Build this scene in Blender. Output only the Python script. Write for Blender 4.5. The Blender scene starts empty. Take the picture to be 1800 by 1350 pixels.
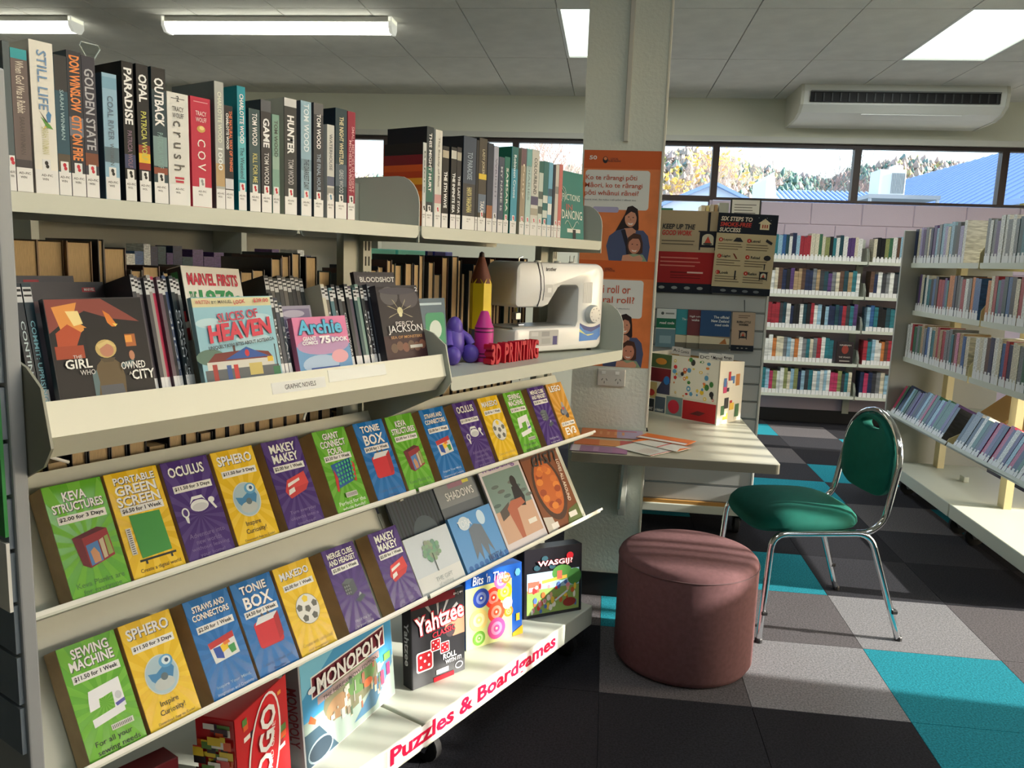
import bpy, bmesh, math, random
from mathutils import Matrix, Vector
random.seed(11)
C = bpy.context.scene.collection
S = bpy.context.scene
R = math.radians
# ---------------------------------------------------------------- camera (28 mm, eye 1.42 m)
cam = bpy.data.cameras.new('camera'); cam.sensor_width = 36; cam.lens = 28.0; cam.clip_end = 500
camo = bpy.data.objects.new('camera', cam); C.objects.link(camo)
r_, d_, f_ = Vector((0.9920, 0.1195, 0.0362)), Vector((0.0538, -0.1480, -0.9875)), Vector((-0.1126, 0.9817, -0.1536))
camo.matrix_world = Matrix(((r_[0], -d_[0], -f_[0], 0), (r_[1], -d_[1], -f_[1], 0), (r_[2], -d_[2], -f_[2], 1.42), (0, 0, 0, 1)))
S.camera = camo
# ---------------------------------------------------------------- sky, sun, exposure
w = bpy.data.worlds.new('sky'); S.world = w; w.use_nodes = True
nt = w.node_tree; bg = nt.nodes['Background']
sky = nt.nodes.new('ShaderNodeTexSky'); sky.sky_type = 'NISHITA'; sky.sun_disc = False
SUN_EL, SUN_AZ = R(21.0), R(-3.5)      # the sun stands low beyond the right-hand windows
sky.sun_elevation = SUN_EL; sky.sun_rotation = R(90) - SUN_AZ; sky.air_density = 1.0; sky.dust_density = 2.0; sky.ozone_density = 1.0
nt.links.new(sky.outputs[0], bg.inputs[0]); bg.inputs[1].default_value = 0.8
sl = bpy.data.lights.new('sun', 'SUN'); sl.energy = 12.0; sl.angle = R(0.6); sl.color = (1.0, 0.96, 0.86)
so = bpy.data.objects.new('sun', sl); C.objects.link(so)
sd = Vector((math.cos(SUN_EL)*math.cos(SUN_AZ), math.cos(SUN_EL)*math.sin(SUN_AZ), math.sin(SUN_EL)))
so.rotation_euler = sd.to_track_quat('Z', 'Y').to_euler(); so.location = (12, 0, 6)
vs = S.view_settings; vs.view_transform = 'Standard'; vs.look = 'None'; vs.gamma = 1; vs.use_curve_mapping = False
vs.exposure = 0.0
LAMP = 38.0                            # watts of each seen ceiling panel; the added unseen ones run weaker
S.cycles.max_bounces = 8; S.cycles.diffuse_bounces = 5; S.cycles.glossy_bounces = 4; S.cycles.transparent_max_bounces = 12
S.cycles.caustics_reflective = False; S.cycles.caustics_refractive = False; S.cycles.sample_clamp_indirect = 4.0
# ---------------------------------------------------------------- materials
def lin(c): return tuple(((x/255)/12.92 if x/255 <= .04045 else ((x/255+.055)/1.055)**2.4) for x in c)
MATS = {}
def M(c, rough=.5, metal=0, noise=0, ns=40, bump=0, bs=200, emit=0, alpha=1, trans=0, spec=.5, stretch=None):
    key = (tuple(c), rough, metal, noise, ns, bump, bs, emit, alpha, trans, spec, stretch)
    if key in MATS: return MATS[key]
    m = bpy.data.materials.new('mat_%02x%02x%02x' % tuple(int(x) for x in c)); m.use_nodes = True
    n = m.node_tree; p = n.nodes['Principled BSDF']; col = lin(c)
    p.inputs['Base Color'].default_value = (*col, 1); p.inputs['Roughness'].default_value = rough
    p.inputs['Metallic'].default_value = metal; p.inputs['Alpha'].default_value = alpha
    p.inputs['Transmission Weight'].default_value = trans; p.inputs['Specular IOR Level'].default_value = spec
    if emit: p.inputs['Emission Color'].default_value = (*col, 1); p.inputs['Emission Strength'].default_value = emit
    if noise or bump:
        tc = n.nodes.new('ShaderNodeTexCoord'); src = tc.outputs['Object']
        if stretch:
            mp = n.nodes.new('ShaderNodeMapping'); mp.inputs['Scale'].default_value = stretch; n.links.new(src, mp.inputs[0]); src = mp.outputs[0]
    if noise:
        t = n.nodes.new('ShaderNodeTexNoise'); t.inputs['Scale'].default_value = ns; t.inputs['Detail'].default_value = 4; n.links.new(src, t.inputs[0])
        cr = n.nodes.new('ShaderNodeValToRGB'); e = cr.color_ramp.elements
        e[0].position = .35; e[1].position = .65
        e[0].color = (*[x*(1-noise) for x in col], 1); e[1].color = (*[min(1, x*(1+noise)) for x in col], 1)
        n.links.new(t.outputs[0], cr.inputs[0]); n.links.new(cr.outputs[0], p.inputs['Base Color'])
    if bump:
        t2 = n.nodes.new('ShaderNodeTexNoise'); t2.inputs['Scale'].default_value = bs; t2.inputs['Detail'].default_value = 3; n.links.new(src, t2.inputs[0])
        b = n.nodes.new('ShaderNodeBump'); b.inputs['Strength'].default_value = bump; b.inputs['Distance'].default_value = .004
        n.links.new(t2.outputs[0], b.inputs['Height']); n.links.new(b.outputs[0], p.inputs['Normal'])
    MATS[key] = m; return m
def glass_mat(name, col=(1, 1, 1), a=.12):
    m = bpy.data.materials.new(name); m.use_nodes = True; n = m.node_tree; n.nodes.clear()
    o = n.nodes.new('ShaderNodeOutputMaterial'); mx = n.nodes.new('ShaderNodeMixShader'); t = n.nodes.new('ShaderNodeBsdfTransparent'); g = n.nodes.new('ShaderNodeBsdfGlossy')
    t.inputs[0].default_value = (*col, 1); g.inputs['Roughness'].default_value = .03
    fr = n.nodes.new('ShaderNodeFresnel'); fr.inputs[0].default_value = 1.2
    n.links.new(fr.outputs[0], mx.inputs[0]); n.links.new(t.outputs[0], mx.inputs[1]); n.links.new(g.outputs[0], mx.inputs[2]); n.links.new(mx.outputs[0], o.inputs[0])
    return m
GLASS = glass_mat('window_glass'); ACRY = glass_mat('clear_acrylic', (.93, .96, .95))
CREAM = M((199, 202, 189), .4); CREAM2 = M((184, 187, 174), .45); CHROME = M((225, 228, 230), .08, 1); WHITE = M((238, 238, 234), .5); BLACK = M((18, 18, 20), .5)
PAGE = M((196, 170, 128), .85, noise=.18, ns=60, stretch=(60, 1, 1)); PAGEW = M((226, 220, 204), .85, noise=.1, ns=60, stretch=(60, 1, 1)); STICK = M((222, 222, 222), .35)
INK = M((30, 30, 34), .6); PAPER = M((236, 236, 232), .6); CARD = M((186, 160, 122), .85, noise=.06, ns=30); RUB = M((22, 22, 24), .7); STEEL = M((150, 152, 155), .3, 1)
# ---------------------------------------------------------------- mesh helpers
class MB:
    def __init__(s): s.v = []; s.f = []; s.m = []
    def add(s, vs, fs, m=0):
        b = len(s.v); s.v += [tuple(x) for x in vs]
        for f in fs: s.f.append(tuple(b+i for i in f)); s.m.append(m)
        return s
    def box(s, lo, hi, m=0):
        x0, y0, z0 = lo; x1, y1, z1 = hi
        return s.add([(x0,y0,z0),(x1,y0,z0),(x1,y1,z0),(x0,y1,z0),(x0,y0,z1),(x1,y0,z1),(x1,y1,z1),(x0,y1,z1)], [(0,3,2,1),(4,5,6,7),(0,1,5,4),(1,2,6,5),(2,3,7,6),(3,0,4,7)], m)
    def rbox(s, lo, hi, r=.005, seg=2, m=0):
        bm = bmesh.new(); bmesh.ops.create_cube(bm, size=1)
        for v in bm.verts: v.co = Vector([lo[i]+(hi[i]-lo[i])*(v.co[i]+.5) for i in range(3)])
        bmesh.ops.bevel(bm, geom=bm.edges[:], offset=r, segments=seg, affect='EDGES', profile=.5)
        bm.verts.index_update(); s.add([v.co[:] for v in bm.verts], [[v.index for v in f.verts] for f in bm.faces], m); bm.free(); return s
    def prism(s, poly, a, b, ax='z', m=0):      # polygon in the two other axes, extruded along ax from a to b
        n = len(poly)
        def P(p, t): return (p[0], p[1], t) if ax == 'z' else ((t, p[1], p[0]) if ax == 'x' else (p[0], t, p[1]))
        vs = [P(p, a) for p in poly]+[P(p, b) for p in poly]
        return s.add(vs, [tuple(range(n))[::-1], tuple(range(n, 2*n))]+[(i, (i+1) % n, n+(i+1) % n, n+i) for i in range(n)], m)
    def tube(s, path, r, n=8, closed=False, m=0):
        P = [Vector(p) for p in path]; k = len(P); rings = []; prev = None
        for i in range(k):
            a = P[(i-1) % k] if closed or i > 0 else P[i]; b = P[(i+1) % k] if closed or i < k-1 else P[i]
            t = (b-a).normalized()
            if prev is None: x = t.orthogonal().normalized()
            else: x = (prev-t*prev.dot(t)).normalized()
            prev = x; y = t.cross(x); rr = r[i] if isinstance(r, (list, tuple)) else r
            rings.append([P[i]+x*rr*math.cos(2*math.pi*j/n)+y*rr*math.sin(2*math.pi*j/n) for j in range(n)])
        vs = [v for g in rings for v in g]; fs = []
        for i in range(k if closed else k-1):
            for j in range(n): fs.append((i*n+j, i*n+(j+1) % n, ((i+1) % k)*n+(j+1) % n, ((i+1) % k)*n+j))
        if not closed: fs += [tuple(range(n))[::-1], tuple(range((k-1)*n, k*n))]
        return s.add(vs, fs, m)
    def lathe(s, prof, n=24, c=(0, 0, 0), m=0, ax='z'):
        vs = []; fs = []
        for (r, h) in prof:
            for j in range(n):
                x, y = r*math.cos(2*math.pi*j/n), r*math.sin(2*math.pi*j/n)
                p = (x, y, h) if ax == 'z' else ((h, x, y) if ax == 'x' else (y, h, x))
                vs.append((c[0]+p[0], c[1]+p[1], c[2]+p[2]))
        for i in range(len(prof)-1):
            for j in range(n): fs.append((i*n+j, i*n+(j+1) % n, (i+1)*n+(j+1) % n, (i+1)*n+j))
        fs += [tuple(range(n))[::-1], tuple(range((len(prof)-1)*n, len(prof)*n))]
        return s.add(vs, fs, m)
    def build(s, name, mats, parent=None, mat=None, off=(0, 0, 0), smooth=False):
        me = bpy.data.meshes.new(name)
        me.from_pydata([(v[0]-off[0], v[1]-off[1], v[2]-off[2]) for v in s.v], [], s.f)
        for x in (mats if isinstance(mats, (list, tuple)) else [mats]): me.materials.append(x)
        if any(s.m): me.polygons.foreach_set('material_index', s.m)
        if smooth:
            me.polygons.foreach_set('use_smooth', [True]*len(me.polygons)); me.set_sharp_from_angle(angle=R(40))
        me.update(); return link(name, me, parent, mat)
def link(name, me, parent=None, mat=None):
    o = bpy.data.objects.new(name, me); C.objects.link(o)
    if parent: o.parent = parent
    if mat is not None: o.matrix_basis = mat
    return o
def tag(o, label=None, cat=None, group=None, kind=None):
    if label: o['label'] = label
    if cat: o['category'] = cat
    if group: o['group'] = group
    if kind: o['kind'] = kind
    return o
def thing(name, label, cat, mat, group=None):
    o = link(name, None, None, mat); o.empty_display_size = .05; return tag(o, label, cat, group)
def struct(name, mb, mats, label=None, parent=None, smooth=False):
    return tag(mb.build(name, mats, parent, smooth=smooth), label, kind='structure')
def FR(o, right, tilt=0):           # frame: x right, y up, z towards the viewer; tilt leans the top back
    r = Vector((right[0], right[1], 0)).normalized(); u = Vector((0, 0, 1)); z = r.cross(u)
    if tilt: u, z = u*math.cos(tilt)-z*math.sin(tilt), z*math.cos(tilt)+u*math.sin(tilt)
    return Matrix(((r.x, u.x, z.x, o[0]), (r.y, u.y, z.y, o[1]), (r.z, u.z, z.z, o[2]), (0, 0, 0, 1)))
def T(x=0, y=0, z=0): return Matrix.Translation((x, y, z))
def RZ(a): return Matrix.Rotation(a, 4, 'Z')
def RX(a): return Matrix.Rotation(a, 4, 'X')
def RY(a): return Matrix.Rotation(a, 4, 'Y')
def arc(cx, cy, r, a0, a1, n=6): return [(cx+r*math.cos(R(a0+(a1-a0)*i/n)), cy+r*math.sin(R(a0+(a1-a0)*i/n))) for i in range(n+1)]
def rrect(x0, y0, x1, y1, r, n=4): return arc(x1-r, y1-r, r, 0, 90, n)+arc(x0+r, y1-r, r, 90, 180, n)+arc(x0+r, y0+r, r, 180, 270, n)+arc(x1-r, y0+r, r, 270, 360, n)
def ell(cx, cy, rx, ry, n=20): return [(cx+rx*math.cos(2*math.pi*i/n), cy+ry*math.sin(2*math.pi*i/n)) for i in range(n)]
TXT = {}
def text(parent, s, cx, cy, w, h, mat, z=.0012, rot=0, bold=.012, shear=0, depth=0, name='lettering'):
    key = (s, bold, shear, depth)
    if key not in TXT:
        c = bpy.data.curves.new('lettering', 'FONT'); c.body = s; c.offset = bold; c.resolution_u = 2; c.shear = shear; c.extrude = depth
        c.align_x = 'CENTER'; c.space_line = .85
        t = bpy.data.objects.new('tmp', c); me = bpy.data.meshes.new_from_object(t); bpy.data.objects.remove(t); bpy.data.curves.remove(c)
        xs = [v.co.x for v in me.vertices]; ys = [v.co.y for v in me.vertices]
        x0, x1, y0, y1 = min(xs), max(xs), min(ys), max(ys)
        me.transform(Matrix.Diagonal((1/(x1-x0), 1/(y1-y0), 1, 1)) @ T(-(x0+x1)/2, -(y0+y1)/2, 0))
        me.name = 'lettering'; me.materials.clear(); me.materials.append(None); TXT[key] = me
    o = link(name, TXT[key], parent, T(cx, cy, z) @ RZ(rot) @ Matrix.Diagonal((w, h, 1, 1)))
    o.material_slots[0].link = 'OBJECT'; o.material_slots[0].material = mat
    return o
def pic(parent, shapes, z=.0006, name='picture', dz=.00004):     # flat print: [(polygon, colour), ...] lower ones first
    mb = MB(); mats = []; idx = {}
    for k, (poly, c) in enumerate(shapes):
        m = M(c, .42, spec=.28) if isinstance(c, tuple) else c
        if m.name not in idx: idx[m.name] = len(mats); mats.append(m)
        mb.add([(p[0], p[1], z+dz*k) for p in poly], [tuple(range(len(poly)))], idx[m.name])
    return mb.build(name, mats, parent)
def rect(x0, y0, x1, y1): return [(x0, y0), (x1, y0), (x1, y1), (x0, y1)]
def quadp(c, ax, ay, sc=1): return [(c[0]+ax*x*sc, c[1]+ay*y*sc) for x, y in ((-1, -1), (1, -1), (1, 1), (-1, 1))]
def lines(x0, y0, x1, n, dy, t, c, seed=1, jag=.25):      # unreadable small print
    rn = random.Random(seed); out = []
    for i in range(n): out.append((rect(x0, y0-i*dy-t, x1-(x1-x0)*jag*rn.random(), y0-i*dy), c))
    return out
ORD = 'first second third fourth fifth sixth seventh eighth ninth tenth eleventh twelfth thirteenth fourteenth fifteenth sixteenth seventeenth eighteenth nineteenth twentieth'.split()
TENS = {2: 'twenty', 3: 'thirty', 4: 'forty', 5: 'fifty', 6: 'sixty', 7: 'seventy', 8: 'eighty'}
def ordn(n):
    if n <= 20: return ORD[n-1]
    t, u = divmod(n, 10); return (TENS[t][:-1]+'ieth' if u == 0 else TENS[t]+'-'+ORD[u-1])
# ================================================================ THE ROOM
ZC = 2.95; YB = 7.75; XR = 5.0; XL = -6.5; YF = -3.0
MAUVE = M((184, 170, 184), .75, bump=.25, bs=120); WALL = M((230, 229, 212), .8, bump=.05, bs=300); BROWN = M((52, 38, 34), .5); GREYW = M((176, 176, 172), .7)
fl = struct('floor', MB().box((XL, YF, -.15), (XR+.1, YB+.1, -.006)), M((44, 44, 48), .95), 'dark carpet tile floor of the library')
def carpet(c, k): return M(c, .98, noise=.3, ns=150+k, bump=.5, bs=420, spec=.1)
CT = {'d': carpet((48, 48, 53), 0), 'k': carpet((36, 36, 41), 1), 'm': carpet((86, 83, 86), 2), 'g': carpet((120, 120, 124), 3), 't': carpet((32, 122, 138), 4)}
tile_me = MB().box((.001, .001, -.006), (.499, .499, 0)).build('carpet_tile', None); TM = tile_me.data; bpy.data.objects.remove(tile_me)
TM.materials.clear(); TM.materials.append(None)
spec = {(0,-1):'t',(0,-2):'t',(-1,1):'t',(0,4):'t',(-1,4):'t',(1,5):'t',(0,8):'t',(2,7):'t',(2,3):'t',(3,1):'t',(-2,0):'t',(-2,3):'t',
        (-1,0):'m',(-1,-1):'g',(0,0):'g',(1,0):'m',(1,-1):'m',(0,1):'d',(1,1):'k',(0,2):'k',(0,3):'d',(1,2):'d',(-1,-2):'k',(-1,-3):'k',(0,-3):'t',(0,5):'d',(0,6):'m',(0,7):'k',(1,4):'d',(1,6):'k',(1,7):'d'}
rt = random.Random(4)
for i in range(-6, 8):
    for j in range(-5, 10):
        X, Y = 1.044+.5*i, 3.005+.5*j
        if X < -2 or X > 4.6: continue
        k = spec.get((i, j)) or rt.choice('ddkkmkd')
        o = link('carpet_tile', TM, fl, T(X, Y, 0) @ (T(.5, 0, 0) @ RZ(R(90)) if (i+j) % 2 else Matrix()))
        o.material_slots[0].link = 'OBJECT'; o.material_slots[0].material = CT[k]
# ceiling grid with recessed light panels
ce = struct('ceiling', MB().box((XL-.2, YF-.2, ZC+.09), (XR+.2, YB+.2, ZC+.2)), M((150, 146, 138), .9), 'suspended ceiling of pale fibre tiles')
CTM = M((236, 234, 228), .95, noise=.04, ns=6, bump=.35, bs=160)
ct = MB().box((.004, .004, 0), (.596, 1.196, .014)).build('ceiling_tile', CTM); CM = ct.data; bpy.data.objects.remove(ct)
TRO = [(-.4, 5.15), (2.0, 5.15), (-.4, .35), (2.0, .35)]  # last two are unseen, added as fill light from the viewer's side
for i in range(-11, 10):
    for j in range(-7, 3):
        X, Y = -.4+.6*i, 5.15+1.2*j
        if any(abs(X-a) < .1 and abs(Y-b) < .1 for a, b in TRO) or X < XL-.3 or X > XR: continue
        if Y > 7: link('ceiling_tile', CM, ce, T(X, Y, ZC) @ Matrix.Diagonal((1, .17, 1, 1)))
        else: link('ceiling_tile', CM, ce, T(X, Y, ZC))
TGLOW = M((240, 250, 240), .5, emit=1.6)
TL = {(-.4, 5.15): 'glowing recessed ceiling panel half hidden behind the white column', (2.0, 5.15): 'glowing recessed ceiling panel in front of the air conditioner'}
def area(name, x, y, z, sx, sy, e, parent, col=(.95, 1, .96)):
    l = bpy.data.lights.new(name, 'AREA'); l.shape = 'RECTANGLE'; l.size = sx; l.size_y = sy; l.energy = e; l.color = col
    o = bpy.data.objects.new(name, l); C.objects.link(o); o.parent = parent; o.location = (x, y, z); return o
for k, (X, Y) in enumerate(TRO):
    lab = TL.get((X, Y)) or 'added fill light panel in the unseen ceiling, %s' % ordn(k-1)
    t = thing('ceiling_light_panel', lab, 'ceiling light', T(X, Y, ZC), 'recessed ceiling light panels')
    MB().box((.02, .02, .012), (.58, 1.18, .02)).build('diffuser', TGLOW, t)
    f = MB(); f.box((.0, 0, 0), (.02, 1.2, .06)); f.box((.58, 0, 0), (.6, 1.2, .06)); f.box((.02, 0, 0), (.58, .02, .06)); f.box((.02, 1.18, 0), (.58, 1.2, .06)); f.build('trim_frame', WHITE, t)
    area('panel_light', .3, .6, -.01, .54, 1.14, LAMP if Y > 3 else LAMP*.38, t)
def prism_x(mb, prof_yz, a, b, m=0):
    n = len(prof_yz); vs = [(a, p[0], p[1]) for p in prof_yz]+[(b, p[0], p[1]) for p in prof_yz]
    return mb.add(vs, [tuple(range(n))[::-1], tuple(range(n, 2*n))]+[(i, (i+1) % n, n+(i+1) % n, n+i) for i in range(n)], m)
def batten(x0, x1, lab):
    t = thing('fluorescent_batten', lab, 'ceiling light', T((x0+x1)/2, 5.38, ZC), 'fluorescent battens'); h = (x1-x0)/2
    MB().rbox((-h, -.07, -.035), (h, .07, 0), .006).build('housing', WHITE, t)
    prism_x(MB(), [(-.062, -.035), (.062, -.035), (.055, -.075), (.035, -.09), (-.035, -.09), (-.055, -.075)], -h+.02, h-.02).build('diffuser', M((250, 250, 232), .4, emit=9), t)
    for sx in (-1, 1):
        a, b = sorted((sx*h, sx*(h-.022)))
        prism_x(MB(), [(-.07, -.0), (.07, -.0), (.07, -.06), (.04, -.095), (-.04, -.095), (-.07, -.06)], a, b).build('end_cap', M((246, 246, 232), .4, emit=.45), t)  # cap given a weak glow, standing in for tube light shining through
batten(-3.06, -1.48, 'lit fluorescent batten on the ceiling above the top shelf of novels')
batten(-5.3, -3.71, 'lit fluorescent batten cut off by the left edge of the photo')
# far wall: mauve blockwork below, clerestory windows, cream band above
ZS, ZT = 2.05, 2.565
struct('wall_back', MB().box((.9, YB, 0), (XR, YB+.15, 2.04)).box((XL, YB, ZT+.03), (XR, YB+.15, ZC+.05)).box((-.28, YB, 0), (.9, YB+.15, .97)).box((XL, YB, 0), (-.28, YB+.15, 2.04)), [MAUVE], 'mauve block wall under the high windows')
wb = bpy.data.objects['wall_back']; wb.data.materials.append(WALL)
for p in wb.data.polygons:
    if p.center.z > 2.5 or p.center.x < -.2: p.material_index = 1
for r in range(5):
    z1 = ZS-.01-.2*r
    for k in range(-1, 10):
        x0 = .92+.45*k+(.225 if r % 2 else 0); x1 = x0+.442; x0 = max(x0, .92); x1 = min(x1, XR)
        if x1-x0 > .05: MB().rbox((x0, YB-.008, z1-.193), (x1, YB+.01, z1), .004, 1).build('block', MAUVE, wb)
struct('trim_1', MB().box((XL, YB-.03, ZT), (XR, YB+.02, ZT+.05)), M((214, 212, 202), .6), 'pale lintel trim above the high windows')
struct('trim_2', MB().box((.9, YB-.012, 0), (XR, YB, .12)), M((20, 19, 22), .6), 'black skirting at the foot of the mauve wall')
mul = [-5.9, -4.72, -3.46, -2.2, -.94, -.25, .93, 2.19, 3.45, 4.71]
for k in range(len(mul)-1):
    a, b = mul[k], mul[k+1]; low = .98 if b == .93 else ZS
    w_ = thing('window_%d' % (k+1), None, None, T((a+b)/2, YB+.06, low)); w_['kind'] = 'structure'; w_['label'] = 'brown framed clerestory window, %s from the left' % ordn(k+1)
    h = (b-a)/2; H_ = ZT-low; t = .03
    f = MB(); f.box((-h, -.04, 0), (-h+t, .04, H_)).box((h-t, -.04, 0), (h, .04, H_)).box((-h+t, -.04, H_-.035), (h-t, .04, H_))
    if low < 1: f.box((-h+t, -.04, 0), (h-t, .04, .05)).box((-h+t, -.04, 1.05), (h-t, .04, 1.1))
    else: f.box((-h+t, -.04, 0), (h-t, .04, .02))
    f.build('window_frame', BROWN, w_); MB().box((-h+t, .0, .02), (h-t, .006, H_-.035)).build('pane', GLASS, w_)
# side and front walls (the right one is glazed; sunlight enters there)
struct('wall_left', MB().box((XL-.15, YF-.15, 0), (XL, YB+.15, ZC+.05)), WALL, 'plain wall out of view on the left')
struct('wall_front', MB().box((XL, YF-.15, 0), (XR, YF, ZC+.05)), WALL, 'plain wall behind the viewer')
YD = 2.42
wr = MB().box((XR, YF, 0), (XR+.15, YD, 2.05)).box((XR, YF, ZT), (XR+.15, YB+.15, ZC+.05)).box((XR, YD, 0), (XR+.15, YB+.15, .1)).box((XR, 4.32, .1), (XR+.15, 6.35, ZT)).box((XR, 7.25, .1), (XR+.15, YB+.15, ZT))
struct('wall_right', wr, WALL, 'right-hand wall with glazing, out of view')
yw = [(YF, -1.6), (-1.6, -.2), (-.2, 1.1), (1.1, YD), (YD, 4.32), (6.35, 7.25)]
for k, (a, b) in enumerate(yw):
    low = ZS if b <= YD+.01 else .1
    w_ = thing('window_%d' % (k+20), None, None, T(XR+.07, (a+b)/2, low)); w_['kind'] = 'structure'; w_['label'] = 'brown framed right-hand window out of view, %s from the front' % ordn(k+1)
    h = (b-a)/2; H_ = ZT-low; t = .03
    f = MB(); f.box((-.04, -h, 0), (.04, -h+t, H_)).box((-.04, h-t, 0), (.04, h, H_)).box((-.04, -h+t, H_-.035), (.04, h-t, H_)).box((-.04, -h+t, 0), (.04, h-t, .04))
    f.build('window_frame', BROWN, w_); MB().box((0, -h+t, .04), (.006, h-t, H_-.035)).build('pane', GLASS, w_)
# unseen blind added over the upper right-hand glazing to stripe the sunlight
bl = thing('added_blind', 'unseen strip blind added high in the right-hand window to stripe the sunlight', 'blind', T(XR-.06, 1.2, ZT))
MB().box((-.02, 0, -.03), (.02, 2.5, 0)).build('head_rail', WHITE, bl)
rb = random.Random(3); y = .03
while y < 2.45:
    wd = rb.choice([.02, .03, .045, .06, .03]); MB().box((-.002, y, -ZT+1.86), (.002, y+wd, -.03)).build('slat', M((210, 205, 195), .8), bl); y += wd+rb.choice([.03, .05, .07, .1])
# ---------------------------------------------------------------- the column
PLA = M((222, 226, 216), .8, bump=.55, bs=70)
co = struct('column', MB().box((-.128, 3.3, 0), (.192, 3.62, ZC)), PLA, 'white plastered column beside the shelving with two orange posters')
MB().box((-.134, 3.294, 0), (.198, 3.626, .105)).build('skirting', M((16, 16, 18), .6), co)
MB().rbox((.03, 3.285, 1.9), (.05, 3.3, ZC), .003).build('conduit', M((196, 194, 184), .5), co)
MB().rbox((.092, 3.28, .37), (.125, 3.3, .7), .003).build('conduit', M((200, 200, 196), .5), co)
for p in range(2): MB().rbox((.186+.0*p, 3.296-.0*p, .12 if p else .75), (.196, 3.306, .7 if p else ZC-.01), .002).build('corner_bead', M((226, 222, 206), .5), co)
ou = thing('power_outlet', 'white double power outlet on the column under the lower poster', 'power outlet', FR((.035, 3.3, .955), (1, 0)))
MB().rbox((-.058, -.036, 0), (.058, .036, .014), .004).build('plate', M((205, 203, 196), .4), ou)
for sx in (-.028, .028):
    MB().box((sx-.012, .015, .014), (sx+.004, .026, .018)).build('switch', WHITE, ou)
    sk = MB()
    for dx, a in ((-.009, -30), (.009, 30), (0, 0)):
        c, s_ = math.cos(R(a)), math.sin(R(a)); sk.add([(sx+dx+x*c-y*s_, -.008+(-.012 if dx == 0 else 0)+x*s_+y*c, .0145) for x, y in ((-.0012, -.005), (.0012, -.005), (.0012, .005), (-.0012, .005))], [(0, 1, 2, 3)])
    sk.build('socket_slots', BLACK, ou)
# ---------------------------------------------------------------- air conditioner
ac = thing('air_conditioner', 'white under-ceiling air conditioner above the far windows', 'air conditioner', T(2.32, 7.7, ZC))
acm = M((244, 244, 238), .4)
b_ = MB(); prof = [(0, 0), (-.56, 0), (-.585, -.06), (-.57, -.16), (-.50, -.215), (-.38, -.245), (0, -.26)]
prism_x(b_, prof, -.79, .79).build('casing', acm, ac)
for sx in (-1, 1): prism_x(MB(), [(p[0]*1.01-.0, p[1]*1.02) for p in prof], sx*.79, sx*.815).build('end_cheek', M((216, 214, 200), .45), ac)
g = MB(); g.box((-.74, -.594, -.145), (.74, -.575, -.06)); gr = g.build('air_outlet', M((16, 16, 18), .6), ac)
for k in range(22): MB().box((-.71+k*.0675, -.602, -.14), (-.698+k*.0675, -.594, -.075)).build('vane', M((60, 62, 64), .5), gr)
MB().rbox((-.74, -.606, -.066), (.74, -.594, -.055), .003).build('louvre', M((120, 122, 122), .4), gr)
MB().rbox((-.3, -.49, -.225), (.5, -.47, -.215), .003).build('intake_strip', M((240, 240, 238), .3), ac)
# ================================================================ OUTSIDE
struct('ground', MB().box((-150, 8.0, -.6), (150, 260, -.5)).box((5.3, -80, -.6), (150, 8.0, -.5)), M((170, 166, 152), .95, noise=.12, ns=.4), 'ground outside beyond the windows')  # right-hand stretch is unseen, added pale to bounce sun onto the ceiling
def hillz(x, y):
    kx = [-80, -40, -20, 0, 8, 14, 18, 22.5, 25.5, 30, 36, 42, 52, 70, 110]; kz = [9, 10, 11, 12.5, 14.5, 12.8, 12.3, 11.4, 12.6, 14.0, 13.4, 12, 11, 11, 10]
    s = 90/max(y, 30); xx = x*s
    for i in range(len(kx)-1):
        if kx[i] <= xx <= kx[i+1]: t = (xx-kx[i])/(kx[i+1]-kx[i]); h = kz[i]*(1-t)+kz[i+1]*t-.2; break
    else: h = 9
    u = min(max((y-50)/45, 0), 1); return -.5+(h-.3)*u*u*(3-2*u)
HM = bpy.data.materials.new('hillside'); HM.use_nodes = True; hn = HM.node_tree; hp = hn.nodes['Principled BSDF']; hp.inputs['Roughness'].default_value = 1
hc = hn.nodes.new('ShaderNodeTexCoord'); h1 = hn.nodes.new('ShaderNodeTexNoise'); h1.inputs['Scale'].default_value = .25; h1.inputs['Detail'].default_value = 8
hr = hn.nodes.new('ShaderNodeValToRGB'); e = hr.color_ramp.elements; e[0].position = .4; e[0].color = (*lin((88, 104, 70)), 1); e[1].position = .6; e[1].color = (*lin((150, 128, 104)), 1)
hn.links.new(hc.outputs['Object'], h1.inputs[0]); hn.links.new(h1.outputs[0], hr.inputs[0]); hn.links.new(hr.outputs[0], hp.inputs['Base Color'])
hm = MB(); nx, ny = 60, 14
vs_ = [(-80+190*i/(nx-1), 50+62*j/(ny-1), hillz(-80+190*i/(nx-1), 50+62*j/(ny-1))) for j in range(ny) for i in range(nx)]
hm.add(vs_, [(j*nx+i, j*nx+i+1, (j+1)*nx+i+1, (j+1)*nx+i) for j in range(ny-1) for i in range(nx-1)])
struct('hillside', hm, HM, 'wooded hillside seen through the high windows', smooth=True)
rn = random.Random(9); fo = MB()
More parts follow.
